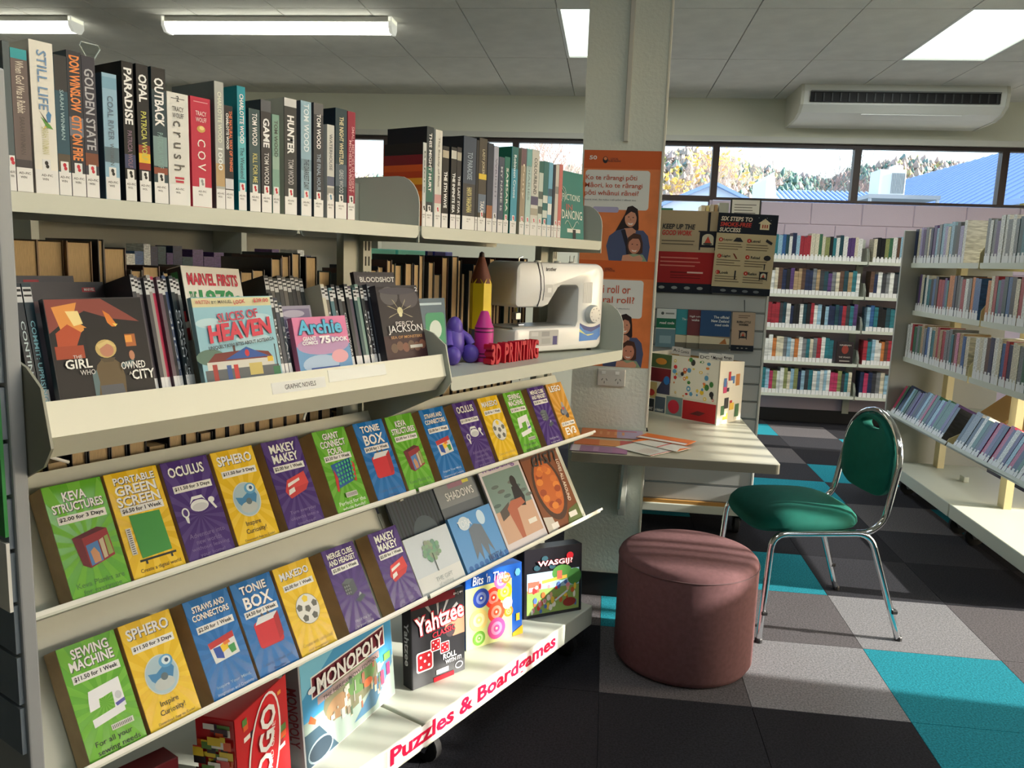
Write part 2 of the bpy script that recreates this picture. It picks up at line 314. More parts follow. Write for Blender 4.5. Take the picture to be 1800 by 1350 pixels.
for k in range(15000):
    y = rn.uniform(56, 98); x = rn.uniform(-38, 58)*y/90; px = x*90/y+rn.uniform(-3, 3); r = rn.uniform(.16, .5)
    g_ = rn.choice([0, 0, 0, 4, 1]) if 15 < px < 28 else rn.choice([1, 2, 1, 2, 4, 3, 0] if k % 3 else [1, 2])
    c = (x, y, hillz(x, y)+rn.uniform(-.1, .9)); d = [r*rn.uniform(.7, 1.3) for q in range(6)]
    fo.add([(c[0]-d[0], c[1], c[2]), (c[0]+d[1], c[1], c[2]), (c[0], c[1]-d[2], c[2]), (c[0], c[1]+d[3], c[2]), (c[0], c[1], c[2]-d[4]), (c[0], c[1], c[2]+d[5]*1.3)], [(0, 2, 5), (2, 1, 5), (1, 3, 5), (3, 0, 5), (2, 0, 4), (1, 2, 4), (3, 1, 4), (0, 3, 4)], g_)
tag(fo.build('hill_forest', [M((92, 122, 108), 1), M((178, 156, 144), 1), M((158, 146, 132), 1), M((176, 172, 110), 1), M((112, 134, 128), 1)]), 'dense forest crowns covering the distant hillside', 'forest', kind='stuff')  # crown colours lightened to stand in for distance haze
def bare_tree(x, y, z, h, lab, seed, col=(150, 128, 118), leaf=None):
    rn = random.Random(seed); mb = MB(); tips = []
    def grow(p, d, l, r, dep):
        q = p+d*l; m_ = (p+q)/2+Vector((rn.uniform(-.05, .05), rn.uniform(-.05, .05), 0))*l
        mb.tube([p, m_, q], [r, r*.85, r*.7], 3)
        if dep == 0: tips.append(q); return
        for k in range(3 if dep > 1 else 3):
            a = Vector((rn.uniform(-1, 1), rn.uniform(-1, 1), rn.uniform(.1, .9))).normalized()
            grow(q, (d*.85+a*.75).normalized(), l*rn.uniform(.62, .82), max(r*.62, .008), dep-1)
    t = thing('bare_tree', lab, 'tree', T(x, y, z), 'trees outside the windows')
    grow(Vector((0, 0, 0)), Vector((0, 0, 1)), h*.27, h*.009, 6); mb.build('trunk_and_branches', M(col, .9), t)
    if leaf:
        lm = MB()
        for q in tips[::7]:
            for k in range(2):
                c = q+Vector((rn.uniform(-.3, .3), rn.uniform(-.3, .3), rn.uniform(-.3, .3))); a = Vector((rn.uniform(-1, 1), rn.uniform(-1, 1), rn.uniform(-1, 1))).normalized()*.13; b = a.orthogonal().normalized()*.09
                lm.add([c-a, c+b, c+a, c-b], [(0, 1, 2, 3)])
        tag(lm.build('leaves', M(leaf, .8), t), kind='stuff')
bare_tree(4.0, 38, -.5, 7.6, 'tall bare tree with yellow leaves behind the small gable roof', 3, (196, 176, 160), (216, 180, 84))
bare_tree(6.6, 46, -.5, 9.5, 'pale bare tree left of the first window post', 5, (190, 172, 160))
bare_tree(-1.6, 48, -.5, 9, 'pale bare tree partly behind the white column', 12, (196, 178, 166))
bare_tree(11.4, 45, -.5, 9.5, 'bare tree standing behind the corrugated roof', 7, (140, 124, 120))
bare_tree(19.0, 54, -.5, 10, 'bare tree standing behind the rooftop condenser', 8, (150, 130, 124))
bare_tree(25.5, 53, -.5, 10.5, 'spreading bare tree left of the big blue roof', 10, (150, 132, 126))
bare_tree(-3.6, 36, -.5, 9, 'bare tree seen above the top shelf beside the column', 15, (170, 150, 140))
ROOF = M((134, 160, 200), .55); ROOFR = M((150, 172, 208), .5); WSID = M((224, 228, 230), .7)
def gable(name, lab, x0, x1, y0, y1, ze, zr, ridge='y', wallm=WSID, roofm=ROOF, ov=.3):
    t = thing(name, lab, 'building', T((x0+x1)/2, y0, -.5)); xm = (x0+x1)/2; hx = (x1-x0)/2; L = y1-y0; e_, r_h = ze+.5, zr+.5
    m = MB()
    if ridge == 'y':
        m.add([(-hx, 0, 0), (hx, 0, 0), (hx, 0, e_), (0, 0, r_h), (-hx, 0, e_), (-hx, L, 0), (hx, L, 0), (hx, L, e_), (0, L, r_h), (-hx, L, e_)], [(0, 1, 2, 3, 4), (9, 8, 7, 6, 5), (0, 4, 9, 5), (1, 6, 7, 2)])
        m.build('wall', wallm, t); dz = (r_h-e_)/hx*ov
        for s_ in (-1, 1):
            r_m = MB(); n = 2
            a = Vector((0, -ov, r_h+.06)); b = Vector((s_*(hx+ov), -ov, e_-dz+.06)); c = Vector((s_*(hx+ov), L+ov, e_-dz+.06)); d = Vector((0, L+ov, r_h+.06))
            r_m.add([a, b, c, d, a-Vector((0, 0, .12)), b-Vector((0, 0, .12)), c-Vector((0, 0, .12)), d-Vector((0, 0, .12))], [(0, 1, 2, 3), (7, 6, 5, 4), (0, 4, 5, 1), (1, 5, 6, 2), (2, 6, 7, 3), (3, 7, 4, 0)])
            rp = r_m.build('roof_slope', roofm, t)
            rib = MB(); nr = int(L/.6)
            for k in range(nr):
                yy = -ov+(L+2*ov)*(k+.5)/nr; o_ = Vector((0, 0, .03)); p0 = Vector((0, yy, r_h+.06)); p1 = Vector((s_*(hx+ov), yy, e_-dz+.06)); q = Vector((0, .02, 0))
                rib.add([p0-q, p0+q, p1+q, p1-q, p0-q+o_, p0+q+o_, p1+q+o_, p1-q+o_], [(4, 5, 6, 7), (0, 4, 7, 3), (1, 2, 6, 5), (2, 3, 7, 6)])
            tag(rib.build('roof_ribs', ROOFR, rp), kind='stuff')
    return t
bb = gable('blue_roofed_building', 'long building with a big blue metal roof outside the right window', 8.7, 15.9, 12.5, 38, 3.2, 5.35)
for k in range(6):
    y = 1.6+k*1.5; MB().box((-3.62, y, 1.2), (-3.58, y+.9, 3.2)).build('window', M((120, 140, 150), .2), bb)
    MB().box((-3.7, y-.28, 0), (-3.6, y-.12, 3.5)).build('post', M((214, 190, 110), .7), bb)
fl_ = MB(); fl_.tube([(-1.2, 8.2, 4.9), (-1.2, 8.2, 5.45), (-1.35, 8.2, 5.6)], .06, 8); fl_.build('roof_vent_pipe', WHITE, bb)
gh = gable('gabled_house', 'small pale gable roof at the foot of the yellow tree', 1.8, 5.2, 29.5, 33, 3.6, 4.36, wallm=M((226, 232, 240), .7))
MB().box((-.5, -.05, 1.0), (.5, 0, 2.4)).build('window', M((120, 140, 160), .3), gh)
cs = thing('corrugated_shed', 'low shed with a blue corrugated roof left of the condenser', 'building', T(6.4, 25, -.5))
MB().box((-1.6, 0, 0), (1.6, 4, 3.75)).build('wall', WSID, cs)
rp = MB().add([(-1.75, -.3, 3.72), (1.75, -.3, 3.72), (1.75, 2, 4.35), (-1.75, 2, 4.35), (-1.75, -.3, 3.8), (1.75, -.3, 3.8), (1.75, 2, 4.43), (-1.75, 2, 4.43)], [(4, 5, 6, 7), (0, 3, 2, 1), (0, 1, 5, 4), (1, 2, 6, 5), (2, 3, 7, 6), (3, 0, 4, 7)]).build('roof_slope', ROOF, cs)
for k in range(24): MB().tube([(-1.7+k*.148, -.3, 3.82), (-1.7+k*.148, 2, 4.45)], .035, 6).build('corrugation', ROOFR, rp)
MB().add([(-1.95, -.32, 0), (-1.6, -.32, 0), (-1.6, -.32, 3.9), (-1.75, -.32, 4.75), (-1.95, -.32, 4.6), (-1.95, 2, 0), (-1.6, 2, 0), (-1.6, 2, 3.9), (-1.75, 2, 4.75), (-1.95, 2, 4.6)], [(0, 1, 2, 3, 4), (9, 8, 7, 6, 5), (0, 5, 6, 1), (1, 6, 7, 2), (2, 7, 8, 3), (3, 8, 9, 4), (4, 9, 5, 0)]).build('parapet_wall', M((232, 236, 238), .7), cs)
cu = thing('rooftop_condenser', 'white louvred condenser unit on a steel platform outside', 'condenser', T(5.72, 18, -.5))
MB().rbox((-.28, -.3, 3.53), (.26, .3, 4.05), .02).build('casing', M((214, 218, 214), .5), cu)
for k in range(9): MB().box((-.02+k*.03, -.312, 3.57), (-.008+k*.03, -.3, 3.98)).build('louvre_bar', M((120, 128, 130), .5), cu)
MB().rbox((.02, -.2, 4.05), (.22, .1, 4.15), .02).build('fan_cowl', WHITE, cu)
pl = MB().box((-.5, -.5, 3.45), (.9, .45, 3.53))
pl.build('platform', M((150, 156, 160), .5), cu)
for x, y in ((-.46, -.46), (-.46, .4), (.86, -.46), (.86, .4)): MB().tube([(x, y, 0), (x, y, 3.45)], .035, 6).build('leg', M((170, 176, 180), .5), cu)
MB().tube([(-.46, -.46, 2.6), (.86, -.46, 3.4)], .02, 6).build('brace', M((170, 176, 180), .5), cu)
# ================================================================ SHELVING UNIT (angled, double sided, on castors)
AA = R(27.209); UA = (math.sin(AA), math.cos(AA)); FA = FR((0, 0, 0), UA)      # frame: x along the shelf, y up, z towards the viewer
def PA(u, z, v, tilt=0): return FA @ T(u, z, v) @ RX(-tilt)
O = (1.515, 0, -1.5)
UN = thing('shelving_unit', 'long cream double-sided library shelving unit with sloping display shelves', 'shelving unit', PA(*O))
def caster(parent, x, y0, z, off=(0, 0, 0), r=.045, name='caster'):
    f = MB(); f.rbox((x-.035, y0-.006, z-.03), (x+.035, y0, z+.03), .002, 1)
    for s in (-1, 1): f.prism([(z-.028, y0-.006), (z+.022, y0-.006), (z-.012, r-.012), (z-.03, r-.012)], x+s*.02-.002, x+s*.02+.002, 'x')
    o = f.build(name, STEEL, parent, off=off)
    MB().lathe([(.012, -.016), (r*.8, -.016), (r, -.011), (r, .011), (r*.8, .016), (.012, .016)], 16, (x, r, z-.02), ax='x').build('wheel', RUB, o, off=off, smooth=True)
def flat_shelf(parent, x0, x1, z, vb, vf, name='shelf', off=(0, 0, 0), lip=.03, mat=CREAM, sgn=1):
    m = MB(); m.box((x0, z-.012, min(vb, vf)), (x1, z-.004, max(vb, vf)))
    r = .012; a, b = sorted((vf, vf+sgn*.004))
    poly = [(x1, z), (x0, z)]+arc(x0+r, z-lip+r, r, 180, 270, 4)+arc(x1-r, z-lip+r, r, 270, 360, 4)
    m.prism(poly, a, b, 'z'); return m.build(name, mat, parent, off=off)
def bracket(parent, x, poly, off=(0, 0, 0), name='bracket', t=.003, mat=CREAM2): return MB().prism(poly, x, x+t, 'x').build(name, mat, parent, off=off)
ep = MB().rbox((.545, .1, -1.8), (.567, 1.66, -1.254), .003).build('end_panel', M((160, 164, 168), .45), UN, off=O)
for k in range(12): MB().box((.538, .62+k*.085, -1.79), (.545, .62+k*.085+.078, -1.262)).build('slat', M((120, 132, 144), .5), ep, off=O)
MB().box((.533, .98, -1.5), (.538, 1.2, -1.262)).build('green_leaflet', M((60, 150, 80), .4), ep, off=O)
MB().box((.533, .86, -1.5), (.538, .97, -1.262)).build('white_leaflet', PAPER, ep, off=O)
for u in (1.515, 2.462, .585):
    up = MB(); up.box((u-.055, .19, -1.53), (u, 1.6, -1.505)); up.box((u, .19, -1.53), (u+.03, 1.615, -1.49)); upo = up.build('upright', CREAM2, UN, off=O)
    sl = MB()
    for k in range(34):
        for x in (u+.006, u+.018): sl.box((x, .3+k*.039, -1.49), (x+.005, .3+k*.039+.024, -1.4893))
    tag(sl.build('slots', M((60, 58, 50), .7), upo, off=O), kind='stuff')
BAYS = ((.57, 1.51), (1.522, 2.462))
for a, b in BAYS:
    flat_shelf(UN, a, b, 1.495, -1.5, -1.304, 'top_shelf', O)
    flat_shelf(UN, a, b, 1.495, -1.54, -1.735, 'back_shelf', O, sgn=-1)
    for z in (1.13, .8, .5): flat_shelf(UN, a, b, z, -1.54, -1.78, 'back_shelf', O, sgn=-1, lip=.04)
    p = MB(); p.rbox((a, .115, -1.8), (b, .19, -1.256), .004); pl_ = p.build('plinth', CREAM, UN, off=O)
    for u in (a+.1, b-.06):
        for v in (-1.31, -1.72): caster(UN, u, .115, v, off=O)
plA = [o for o in UN.children if o.name.startswith('plinth')]
def brk(v0, v1, z0, h, r=.07): return [(v0, z0-.035), (v1, z0-.035), (v1, z0+h-r)]+arc(v1-r, z0+h-r, r, 0, 90, 6)+[(v0, z0+h)]
for x in (1.511, 2.463): bracket(UN, x, brk(-1.5, -1.3, 1.49, .125), O)
bracket(UN, .567, brk(-1.5, -1.3, 1.49, .02, .015), O)
# second-bay flat shelf with its right bracket
flat_shelf(UN, 1.526, 2.468, 1.13, -1.5, -1.204, 'deep_shelf', O, lip=.035)
bracket(UN, 2.469, brk(-1.5, -1.2, 1.13, .16, .09), O)
# tilted comic tray: floor rises to the front, lip stands square on it
TA = R(14); TRM = PA(0, 1.14, -1.2, TA)
tr = MB(); tr.box((.575, -.033, -.19), (1.505, -.028, -.04)); tr.box((.575, -.004, -.004), (1.505, .05, 0)); tr.prism([(-.004, -.004), (0, -.004), (-.038, -.033), (-.043, -.033)], .575, 1.505, 'x')
TRB = TRM @ T(.012, -.005, -.036)
TRAY = tr.build('comic_tray', M((222, 221, 202), .32), UN, T(-O[0], -O[1], -O[2]) @ T(0, 1.14, -1.2) @ RX(-TA))
for x in (.568, 1.507):
    poly = [(-.30, -.10), (-.02, -.045), (.012, -.02), (.012, .07), (-.02, .105), (-.12, .16), (-.28, .2)]
    MB().prism(poly, x, x+.004, 'x').build('tray_end', M((150, 150, 134), .45) if x < 1 else CREAM2, UN, T(-O[0], -O[1], -O[2]) @ T(0, 1.14, -1.2) @ RX(-TA))
    MB().lathe([(.001, 0), (.009, 0), (.008, .004), (.001, .006)], 12, (x+.004 if x > 1 else x+.004, -.02, -.035), ax='x').build('bolt', STEEL if x > 1 else WHITE, UN, T(-O[0], -O[1], -O[2]) @ T(0, 1.14, -1.2) @ RX(-TA))
    MB().lathe([(.001, 0), (.004, 0), (.003, .002), (.001, .002)], 8, (x+.004, .065, -.005), ax='x').build('bolt', STEEL, UN, T(-O[0], -O[1], -O[2]) @ T(0, 1.14, -1.2) @ RX(-TA))
tl = MB().box((.985, .012, 0), (1.12, .034, .0006)).build('shelf_label', PAPER, TRAY); text(tl, 'GRAPHIC NOVELS', 1.055, .023, .078, .0095, INK, .0009, bold=.004)
MB().rbox((1.13, .02, 0), (1.3, .045, .0007), .0002, 1).build('clear_label_holder', M((212, 214, 204), .2), TRAY)
# two rows of sloping display shelves
T1, T2 = R(27), R(29.3)
ROW1 = PA(0, .823, -1.3, T1); ROW2 = PA(0, .546, -1.255, T2)
LOC1 = T(-O[0], -O[1], -O[2]) @ T(0, .823, -1.3) @ RX(-T1); LOC2 = T(-O[0], -O[1], -O[2]) @ T(0, .546, -1.255) @ RX(-T2)
for LM, L in ((LOC1, .24), (LOC2, .29)):
    for k, (a, b) in enumerate(BAYS):
        m = MB(); m.box((a, -.004, -.06), (b, L, -.056)); m.box((a, -.006, -.06), (b, -.002, .008)); m.box((a, L, -.075), (b, L+.004, -.056))
        m.build('sloping_shelf', CREAM, UN, LM)
        e = MB(); e.box((a, -.002, .006), (b+(.02 if k else 0), .006, .009)); e.build('ledge_lip', M((232, 232, 222), .2), UN, LM)
for LM in (LOC1, LOC2):
    for x in (1.515,): MB().box((x-.006, -.01, -.07), (x+.006, .25, -.054)).build('panel_joint', CREAM2, UN, LM)
for (u0, z0, v0), (u1, z1, v1) in (((1.30, 1.10, -1.44), (1.26, 1.03, -1.43)), ((2.2, 1.1, -1.4), (2.17, 1.03, -1.42)), ((.72, 1.03, -1.44), (.66, 1.06, -1.42))):
    MB().tube([(u0, z0, v0), (u1, z1, v1)], .003, 6).build('support_wire', WHITE, UN, off=O)
# plinth lettering on white backing
RED = M((205, 22, 62), .35)
bk = pic(plA[1], [(rect(1.375-O[0], .122, 2.215-O[0], .186), M((232, 226, 226), .4))], z=-1.2556-O[2], name='letter_backing')
text(bk, 'Puzzles & Boardgames', (1.386+2.2)/2-O[0], .1535, .815, .062, RED, z=-1.2545-O[2], bold=.03)
# ---------------------------------------------------------------- books on the top shelf
def spine_text(p, s, t, y0, y1, mat, wf=.7, z=.0008, cx=None, bold=.012): return text(p, s, t/2 if cx is None else cx, (y0+y1)/2, abs(y1-y0), t*wf, mat, z, rot=-math.pi/2, bold=bold)
def book(MX, t, h, d, col, label, titles=(), icon=None, art=(), sticker=True, name='book', cat='book', group=None, pages=PAGEW, code='WOO', side=None, lean=0):
    b = thing(name, label, cat, MX @ RZ(-lean), group); cm = M(col, .45, spec=.25) if isinstance(col, tuple) else col; sm = M(side, .4, spec=.3) if side else cm
    m = MB(); m.box((0, 0, -.0016), (t, h, 0)); m.box((0, 0, -d), (.0016, h, -.0016), 1); m.box((t-.0016, 0, -d), (t, h, -.0016)); cv = m.build('cover', [cm, sm], b)
    MB().box((.0017, .002, -d+.003), (t-.0017, h-.002, -.0017)).build('pages', pages, b)
    if art: pic(cv, art, .0002)
    for s in titles: spine_text(cv, s[0], t, s[1], s[2], M(s[3], .4), *(s[4:] or ()))
    if sticker:
        l = MB(); l.box((.0004, .0005, 0), (t-.0004, .036, .0003))
        if icon: l.box((t*.5-min(t*.42, .006), .036, 0), (t*.5+min(t*.42, .006), .052, .0003))
        lo = l.build('spine_label', STICK, b); text(lo, 'AD-FIC', t*.5, .028, min(t*.8, .017), .0035, INK, .0005, bold=.01); text(lo, code, t*.42, .022, min(t*.5, .009), .0035, INK, .0005, bold=.01)
        if icon: pic(lo, [(ell(t*.5, .0465, .0028, .0035, 8), icon), (ell(t*.5+.0012, .0415, .0026, .003, 8), icon)], .0005)
    return b
RD, BK = (200, 40, 60), (30, 30, 34)
G1 = 'novels on the top shelf, left bay'
W_, ORG, GRY = (236, 236, 236), (232, 130, 50), (150, 152, 160)
def art_band(t, h, bands): return [(rect(.0003, h*a, t-.0003, h*b), c) for a, b, c in bands]
TOP = [
 (.590, .600, .214, (88, 100, 104), 'thin mottled book half hidden at the left end of the top shelf', [], RD, [], None, 'WIN'),
 (.600, .624, .207, (112, 98, 96), 'mauve brown novel with a teal band at the top of its spine', [('When God Was a Rabbit', .19, .115, (214, 204, 190), .5), ('SARAH WINMAN', .11, .055, (70, 60, 60), .3)], None, [(.93, 1, (40, 160, 170)), (.17, .23, (60, 56, 62))], None, 'WIN'),
 (.627, .662, .225, (232, 228, 218), 'white novel titled STILL LIFE with a green bird on the spine', [('STILL LIFE', .212, .125, (90, 134, 178), .42), ('SARAH WINMAN', .10, .06, (200, 196, 150), .3)], BK, 'bird', None, 'WIN'),
 (.662, .682, .211, (46, 84, 100), 'blue green novel right of the white STILL LIFE spine', [('SARAH WINMAN', .16, .085, (150, 186, 196), .3)], RD, [(.75, 1, (40, 44, 50)), (.18, .3, (84, 74, 62))], (38, 70, 90), 'WIN'),
 (.682, .705, .222, (52, 54, 62), 'dark novel with orange title DON WINSLOW CITY ON FIRE', [('DON WINSLOW  CITY ON FIRE', .215, .056, ORG, .72, .0008, None, .03)], RD, [(.42, .55, (108, 112, 126))], (44, 60, 72), 'WIN'),
 (.705, .727, .219, (58, 58, 70), 'dark novel with grey title GOLDEN STATE', [('GOLDEN STATE', .2, .075, (168, 170, 180), .7, .0008, None, .02)], RD, [(.23, .32, (120, 66, 44))], None, 'WIN'),
 (.737, .762, .2, (150, 186, 208), 'pale blue novel titled COAL RIVER with a dark tree on the spine', [('COAL RIVER', .165, .095, (60, 90, 120), .4), ('WISEMAN', .09, .055, (70, 90, 104), .28)], BK, [(.88, .97, (120, 164, 190)), (.3, .42, (84, 110, 124))], (84, 106, 124), 'WIS'),
 (.771, .791, .225, (22, 24, 30), 'black novel with white title PARADISE', [('PARADISE', .215, .125, W_, .72, .0008, None, .03), ('PATRICIA WOLF', .115, .055, (116, 90, 120), .42)], BK, [(.24, .34, (50, 60, 100))], None, 'WOL'),
 (.796, .818, .226, (26, 28, 34), 'black novel titled OPAL with a yellow band low on its spine', [('OPAL', .21, .165, W_, .7, .0008, None, .03), ('PATRICIA WOLF', .15, .07, (196, 196, 84), .46)], BK, [(.36, .42, (150, 60, 30)), (.29, .36, (232, 186, 40)), (.24, .29, (150, 40, 28))], None, 'WOL'),
 (.823, .850, .227, (48, 68, 76), 'dark teal novel with white title OUTBACK', [('OUTBACK', .21, .13, W_, .66, .0008, None, .03), ('PATRICIA WOLF', .12, .06, (120, 160, 160), .4)], BK, [(.84, 1, (22, 26, 32)), (.28, .5, (120, 150, 150)), (.22, .27, (140, 70, 50))], None, 'WOL'),
 (.851, .893, .192, (226, 224, 218), 'thick white novel titled crush by the red spine', [('c r u s h', .145, .06, (40, 40, 44), .5, .0008, None, .004)], None, 'crush', None, 'WOL'),
 (.897, .938, .193, (196, 44, 72), 'thick red novel with a gold ornament and white letters COV', [('C O V', .12, .065, (240, 224, 220), .4, .0008, None, .004)], (150, 150, 150), 'cov', None, 'WOL'),
 (.947, .967, .228, (176, 178, 174), 'tall pale grey novel with a dark grey cover beside the red spine', [('CHARLOTTE WOOD', .21, .12, (230, 234, 214), .42), ('1000', .11, .07, (236, 240, 236), .5)], None, [(.18, .36, (190, 160, 116))], (96, 104, 104), 'WOO'),
 (.967, .986, .189, (38, 38, 44), 'black novel with orange and white spine lettering', [('THE NATURAL WAY OF THINGS', .18, .07, (226, 104, 50), .36, .0008, .013, .02), ('CHARLOTTE WOOD', .175, .11, W_, .3, .0008, .006, .02)], None, [(.2, .3, (210, 210, 216))], None, 'WOO'),
 (.996, 1.015, .229, (40, 150, 166), 'bright teal novel with white name CHARLOTTE WOOD', [('CHARLOTTE WOOD', .215, .125, W_, .5, .0008, None, .02), ('The Weekend', .118, .06, (24, 84, 100), .5)], RD, [(.25, .6, (90, 180, 190))], (24, 128, 140), 'WOO'),
 (1.022, 1.048, .193, (62, 84, 88), 'dark green novel by TOM WOOD with a yellow title', [('TOM WOOD', .185, .125, W_, .45, .0008, None, .015), ('KILL FOR ME', .11, .055, (196, 190, 110), .42)], RD, [], (30, 50, 60), 'WOO'),
 (1.05, 1.075, .214, (56, 54, 58), 'charcoal novel with bold white title GAME', [('GAME', .18, .125, W_, .62, .0008, None, .03), ('TOM WOOD', .115, .055, (200, 200, 200), .45)], RD, [(.9, 1, (84, 88, 96))], None, 'WOO'),
 (1.077, 1.095, .191, (128, 164, 148), 'sage green novel by TOM WOOD', [('TOM WOOD', .18, .11, (40, 60, 56), .5, .0008, None, .015)], RD, [(.45, .58, (150, 180, 164))], None, 'WOO'),
 (1.107, 1.139, .228, (58, 60, 62), 'dark novel with large white title THE HUNTER', [('HUNTER', .195, .12, W_, .56, .0008, None, .035), ('TOM WOOD', .11, .06, (180, 180, 184), .44)], RD, [(.93, 1, (206, 206, 206))], (190, 186, 172), 'WOO'),
 (1.15, 1.178, .23, (150, 182, 198), 'pale blue novel by TOM WOOD titled THE DARKEST DAY', [('TOM WOOD', .225, .13, (226, 238, 244), .5, .0008, None, .015), ('THE DARKEST DAY', .115, .055, (40, 60, 80), .5)], RD, [(.4, .5, (120, 150, 166))], (90, 96, 106), 'WOO'),
 (1.184, 1.211, .232, (62, 64, 70), 'dark grey novel by TOM WOOD titled THE FINAL HOUR', [('TOM WOOD', .21, .14, W_, .42, .0008, None, .02), ('THE FINAL HOUR', .13, .055, (140, 160, 180), .4)], RD, [(.9, 1, (96, 96, 100))], None, 'WOO'),
 (1.221, 1.242, .194, (206, 206, 200), 'short off-white novel between two dark spines', [('WATERHOUSE', .175, .1, (96, 104, 112), .42)], (90, 140, 170), [(.35, .45, (80, 90, 116)), (.25, .33, (150, 150, 146))], None, 'WOO'),
 (1.245, 1.279, .232, (36, 62, 72), 'dark teal novel titled THE NIGHT WHISTLER', [('THE NIGHT WHISTLER', .215, .115, (214, 206, 166), .36, .0008, None, .02), ('GREG WOOD', .105, .055, (170, 180, 186), .36)], BK, [(.3, .5, (70, 90, 104))], (24, 36, 46), 'WOO'),
 (1.281, 1.304, .231, (150, 36, 62), 'crimson novel at the right end of the left bay', [('SMALL MERCIES IN DESERT', .2, .06, (224, 150, 160), .34, .0008, .015, .012), ('MICHELLE WRIGHT', .17, .06, (232, 170, 178), .3, .0008, .007, .012)], BK, [], None, 'WRI')]
for (a, b, h, col, lab, tt, ic, ar, side, code) in TOP:
    t = b-a-.0006; art = art_band(t, h, ar) if isinstance(ar, list) else []
    if ar == 'bird': art = [([(.012, .115), (.02, .1), (.03, .098), (.026, .104)], (90, 150, 60)), ([(.01, .124), (.019, .108), (.023, .107)], (60, 60, 50)), ([(.02, .118), (.024, .125), (.028, .12), (.026, .108), (.022, .108)], (70, 130, 180)), ([(.014, .096), (.021, .1), (.018, .102)], (226, 190, 60))]
    if ar == 'crush': art = [(rect(.008, .182, .034, .183), (60, 60, 60)), (rect(.012, .045, .03, .049), (190, 50, 70)), (rect(.013, .039, .029, .043), (190, 50, 70))]
    if ar == 'cov': art = [(ell(.0205, .138, .0085, .006), (206, 160, 84)), (ell(.022, .14, .005, .0035), (236, 206, 140)), (rect(.006, .184, .035, .1855), (226, 150, 160))]
    b_ = book(PA(a, 1.4955, -1.309), t, h, .13, col, lab, tt, ic, art, side=side, group=G1, code=code)
    if ar in ('crush', 'cov'): text(b_.children[0], 'TRACY', .0205, .165, .022, .008, M((60, 56, 56) if ar == 'crush' else (240, 214, 216), .5), .0008, bold=.004); text(b_.children[0], 'WOLFF', .0205, .154, .022, .008, M((60, 56, 56) if ar == 'crush' else (240, 214, 216), .5), .0008, bold=.004)
    if ar == 'crush': text(b_.children[0], '2', .0205, .1825, .005, .0095, INK, .001, bold=.005)
G2 = 'novels on the top shelf, right bay'
DK = (26, 28, 34)
